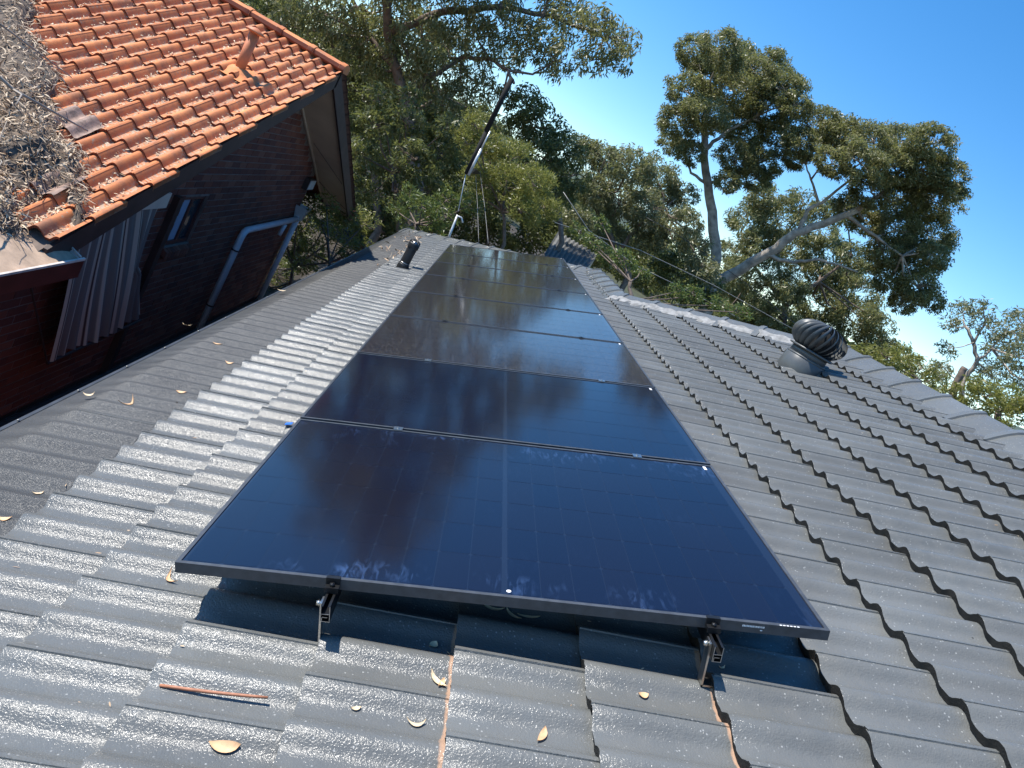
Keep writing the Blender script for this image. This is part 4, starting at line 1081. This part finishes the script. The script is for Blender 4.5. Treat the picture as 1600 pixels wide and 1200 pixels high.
tall = tree('tall_gum_tree', 'tall pale-trunked gum with two cauliflower crowns standing against the blue sky',
     [(1105, 480, 27), (1112, 440, 27), (1120, 400, 27), (1114, 345, 27), (1106, 290, 27), (1101, 245, 27), (1100, 200, 27), (1110, 150, 27)],
     [dict(p=[(1112, 445, 27), (1150, 425, 26.6), (1200, 395, 26.2), (1245, 365, 26), (1290, 348, 26), (1340, 328, 26)], r=(.23, .10)),
      dict(p=[(1195, 398, 26.2), (1240, 410, 26), (1280, 405, 26), (1340, 425, 26)], r=(.08, .03)),
      dict(p=[(1245, 365, 26), (1262, 330, 26), (1285, 315, 26), (1330, 280, 26)], r=(.09, .035)),
      dict(p=[(1278, 315, 26), (1268, 280, 26), (1258, 255, 26)], r=(.05, .02)),
      dict(p=[(1110, 290, 27), (1080, 270, 27), (1070, 240, 27)], r=(.07, .025)),
      dict(p=[(1101, 235, 27), (1130, 210, 27), (1175, 185, 27)], r=(.09, .03)),
      dict(p=[(1108, 285, 27), (1150, 275, 27)], r=(.05, .02)),
      dict(p=[(1340, 328, 26), (1380, 300, 26), (1410, 260, 26)], r=(.09, .03)),
      dict(p=[(1320, 335, 26), (1370, 370, 26), (1410, 400, 26)], r=(.07, .03))],
     B(27, (1090, 88, 32), (1130, 82, 34), (1165, 105, 34), (1110, 120, 34), (1200, 110, 34), (1150, 145, 38), (1075, 145, 32), (1225, 140, 32), (1245, 165, 24), (1200, 170, 36), (1060, 190, 32), (1105, 180, 34), (1155, 200, 34), (1215, 205, 30), (1050, 225, 22), (1080, 240, 24), (1150, 250, 30), (1190, 250, 30), (1180, 280, 24), (1135, 285, 20))
     + B(26, (1290, 200, 32), (1250, 225, 28), (1320, 215, 32), (1365, 225, 32), (1410, 222, 30), (1455, 225, 30), (1300, 255, 26), (1345, 255, 34), (1395, 260, 34), (1440, 265, 36), (1480, 275, 26), (1360, 300, 32), (1410, 310, 36), (1460, 315, 32), (1490, 300, 18), (1350, 345, 28), (1400, 360, 34), (1450, 365, 32), (1380, 395, 28), (1430, 405, 34), (1460, 400, 22), (1390, 435, 28), (1435, 450, 30), (1455, 470, 18), (1410, 475, 18), (1240, 250, 18), (1320, 320, 18)),
     L_GUM, M_BARK, rtr=(.30, .09), leaf=(.12, .036), dens=1.75, droop=.6, sub=.29, shell=.72)
tree('gum_tree', 'pale feathery gum tree behind the tall one, under its long limb',
     [(1230, 560, 40), (1225, 480, 40), (1215, 400, 40)], [dict(p=[(1225, 480, 40), (1280, 440, 40), (1330, 400, 40)], r=(.14, .05)), dict(p=[(1225, 470, 40), (1180, 420, 40), (1160, 370, 40)], r=(.14, .05))],
     B(41, (1195, 310, 28), (1170, 345, 30), (1148, 395, 24), (1138, 445, 28), (1165, 500, 28), (1130, 490, 24), (1200, 530, 28), (1250, 530, 30), (1310, 330, 24), (1215, 345, 34), (1255, 320, 26), (1180, 390, 34), (1235, 395, 36), (1160, 430, 30), (1285, 370, 28), (1290, 420, 36), (1225, 450, 36), (1175, 480, 30), (1330, 400, 28), (1340, 450, 34), (1280, 475, 36), (1220, 500, 34), (1330, 500, 34), (1370, 500, 26), (1300, 545, 30), (1360, 540, 26), (1390, 545, 18)),
     L_PALE, M_BARKD, leaf=(.24, .055), dens=1.5, droop=.8, sub=.34)
tree('gum_tree', 'olive gum tree seen over the right ridge, left of the dead stump',
     [(1440, 640, 34), (1430, 590, 34)], [],
     B(34, (1350, 560, 24), (1385, 560, 26), (1415, 560, 22), (1440, 575, 22), (1465, 590, 20), (1400, 590, 24), (1460, 620, 20), (1430, 615, 20)),
     L_YELLOW, M_BARKD, leaf=(.20, .05), dens=.8, droop=.5)
tree('gum_tree', 'open gum tree with twisting grey limbs at the right edge',
     [(1500, 660, 30), (1505, 600, 30), (1525, 565, 30), (1522, 535, 30), (1508, 510, 30)],
     [dict(p=[(1525, 565, 30), (1550, 545, 30), (1570, 520, 30)], r=(.06, .02)), dict(p=[(1522, 535, 30), (1540, 500, 30), (1535, 480, 30)], r=(.05, .015))],
     B(30, (1505, 490, 20), (1535, 485, 18), (1485, 505, 14), (1545, 515, 18), (1480, 545, 14), (1575, 520, 24), (1600, 510, 26), (1560, 555, 22), (1595, 560, 26), (1615, 600, 30), (1550, 590, 22), (1475, 575, 14)),
     L_GREY, M_BARK, leaf=(.16, .042), dens=.55, droop=.6, rtr=(.12, .05))
tree('gum_tree', 'leafy olive shrub over the ridge in the lower right corner of the trees',
     [(1560, 690, 24), (1560, 640, 24)], [],
     B(24, (1510, 615, 20), (1540, 620, 24), (1575, 620, 26), (1600, 645, 26), (1560, 650, 22), (1530, 600, 16), (1630, 640, 30), (1500, 640, 18)),
     L_YELLOW, M_BARKD, leaf=(.14, .04), dens=.75, droop=.4)
t = thing('dead_stump', 'broken dark trunk sticking up over the right ridge', 'stump', loc=tuple(at(1485, 640, 26)))
o_ = at(1485, 640, 26); limb([at(1478, 680, 26)-o_, at(1490, 610, 26)-o_, at(1500, 588, 26)-o_, at(1508, 574, 26)-o_], .13, .10, M_BARKD, t, 'trunk', 9, .008)
# far wood along the horizon
def wood():
    blobs = []
    for i in range(60):
        a = math.radians(-50+i*1.6); dist = random.uniform(95, 150)
        blobs.append((a, dist, random.uniform(3, 6)))
    C = []
    for a, dist, R_ in blobs:
        c = np.array([CAMP[0]+dist*math.sin(a), CAMP[1]+dist*math.cos(a), GZ+R_*.9]); n = 1500
        e = rng.normal(size=(n, 3)); e /= np.linalg.norm(e, axis=1)[:, None]; C.append(c+e*(R_*(.7+.3*rng.random(n))*np.repeat(.7+.4*rng.random(n//10), 10))[:, None]*np.array([1.3, 1.3, 1]))
    C = np.concatenate(C); n = len(C)
    d = rng.normal(size=(n, 3)); d /= np.linalg.norm(d, axis=1)[:, None]; s = np.cross(d, rng.normal(size=(n, 3))); s /= np.linalg.norm(s, axis=1)[:, None]
    V = np.empty((n, 4, 3)); V[:, 0] = C; V[:, 1] = C+d*.4+s*.25; V[:, 2] = C+d*.8; V[:, 3] = C+d*.4-s*.25
    o = obj('distant_wood', mesh('distant_wood', V.reshape(-1, 3), np.arange(n*4).reshape(n, 4), L_DARK, tint=rng.random(n))); o['kind'] = 'stuff'
    tag(o, 'far-off band of dark trees along the horizon', 'wood')
wood()

# ------------------------------------------------------------------ pole, cables, shed roof
t = thing('pole', 'long slim black and grey pole leaning up into the gum branch behind the roof', 'pole', loc=tuple(at(703, 362, 13.8)))
o_ = at(703, 362, 13.8); f = lambda *a: at(*a)-o_
g = G(); g.tube([f(760, 205, 14.0), f(784, 155, 14.05), f(800, 122, 14.1)], .048, 8); g.tube([f(728, 272, 13.9), f(760, 205, 14.0)], .038, 8); g.obj('black_section', M_VOID, t, True)
g = G(); g.tube([f(732, 274, 13.86), f(752, 233, 13.9)], .026, 8); g.tube([f(752, 233, 13.9), f(766, 205, 13.95)], .014, 8); g.obj('grey_section', M_POLEW, t, True)
g = G(); g.tube([f(728, 272, 13.9), f(722, 300, 13.9), f(716, 330, 13.85)], .010, 6); g.tube([f(715, 336, 13.8), f(703, 366, 13.8), f(699, 380, 13.8)], .022, 8); g.tube([f(713, 337, 13.8), f(721, 340, 13.8), f(723, 348, 13.8)], .018, 8); g.obj('lower_rod', M_POLEW, t, True)
g = G(); g.add([f(738, 262, 14.5), f(752, 272, 14.5), (f(736, 272, 14.5)), f(744, 264, 14.05)], [(0, 1, 2), (0, 2, 3), (0, 3, 1), (1, 3, 2)]); g.obj('foot_bracket', M_PVC, t)
def cable(pts, r, lab, M=M_WIRE):
    P = []
    pts = [at(*p) for p in pts]
    for i in range(13):
        s = i/12*(len(pts)-1); k = min(int(s), len(pts)-2); q = s-k
        P.append(pts[k]*(1-q)+pts[k+1]*q)
    tag(G().tube(P, r, 5).obj('cable', M, smooth=True), lab, 'cable')
cable([(800, 285, 16), (868, 348, 18), (1000, 391, 20), (1116, 446, 22), (1250, 520, 25)], .010, 'upper service cable running right from beside the shrub to the tall gum')
cable([(880, 300, 18), (920, 360, 18), (992, 414, 19), (1067, 450, 20), (1160, 500, 21)], .010, 'lower service cable passing just above the bright green shrub')
cable([(1010, 340, 22), (1060, 367, 22), (1165, 442, 24), (1260, 520, 26)], .010, 'thin dark cable crossing in front of the tall gum trunk', M_PVC)
cable([(743, 268, 14.5), (746, 320, 14), (748, 378, 13.2)], .0035, 'left of two thin stay wires dropping to the hip caps')
cable([(750, 268, 14.5), (757, 320, 14), (763, 380, 13.0)], .0035, 'right of two thin stay wires dropping to the hip caps')
s_ = thing('shed', 'small shed with weathered corrugated sheet roof behind the hip', 'shed', loc=tuple(at(905, 400, 21)))
o_ = at(905, 400, 21); c0, c1, c2, c3 = (at(872, 362, 24)-o_, at(935, 398, 23)-o_, at(912, 425, 19)-o_, at(850, 398, 20)-o_)
for k in range(10):
    a, b = k/10, (k+1)/10; V = []; F = []
    for i in range(7):
        s = a+(b-a)*i/6; h = np.array([0, 0, .03*math.cos(i/6*2*math.pi)]); V += [c0*(1-s)+c1*s+h, c3*(1-s)+c2*s+h]
    obj('roof_sheet', mesh('roof_sheet', V, [(2*i, 2*i+1, 2*i+3, 2*i+2) for i in range(6)], M_CORR, True), s_)
g = G(); zz = GZ-o_[2]
for a, b in ((c0, c1), (c1, c2), (c2, c3), (c3, c0)):
    A_ = a*.96-np.array([0, 0, .1]); B_ = b*.96-np.array([0, 0, .1]); g.add([A_, B_, (B_[0], B_[1], zz), (A_[0], A_[1], zz)], [(0, 1, 2, 3)])
g.obj('shed_wall', M_SOFFIT, s_)
print('leaves', TOT, 'orange tiles', ncount, 'bricks', len(bricks), 'tiles', len(tiles))
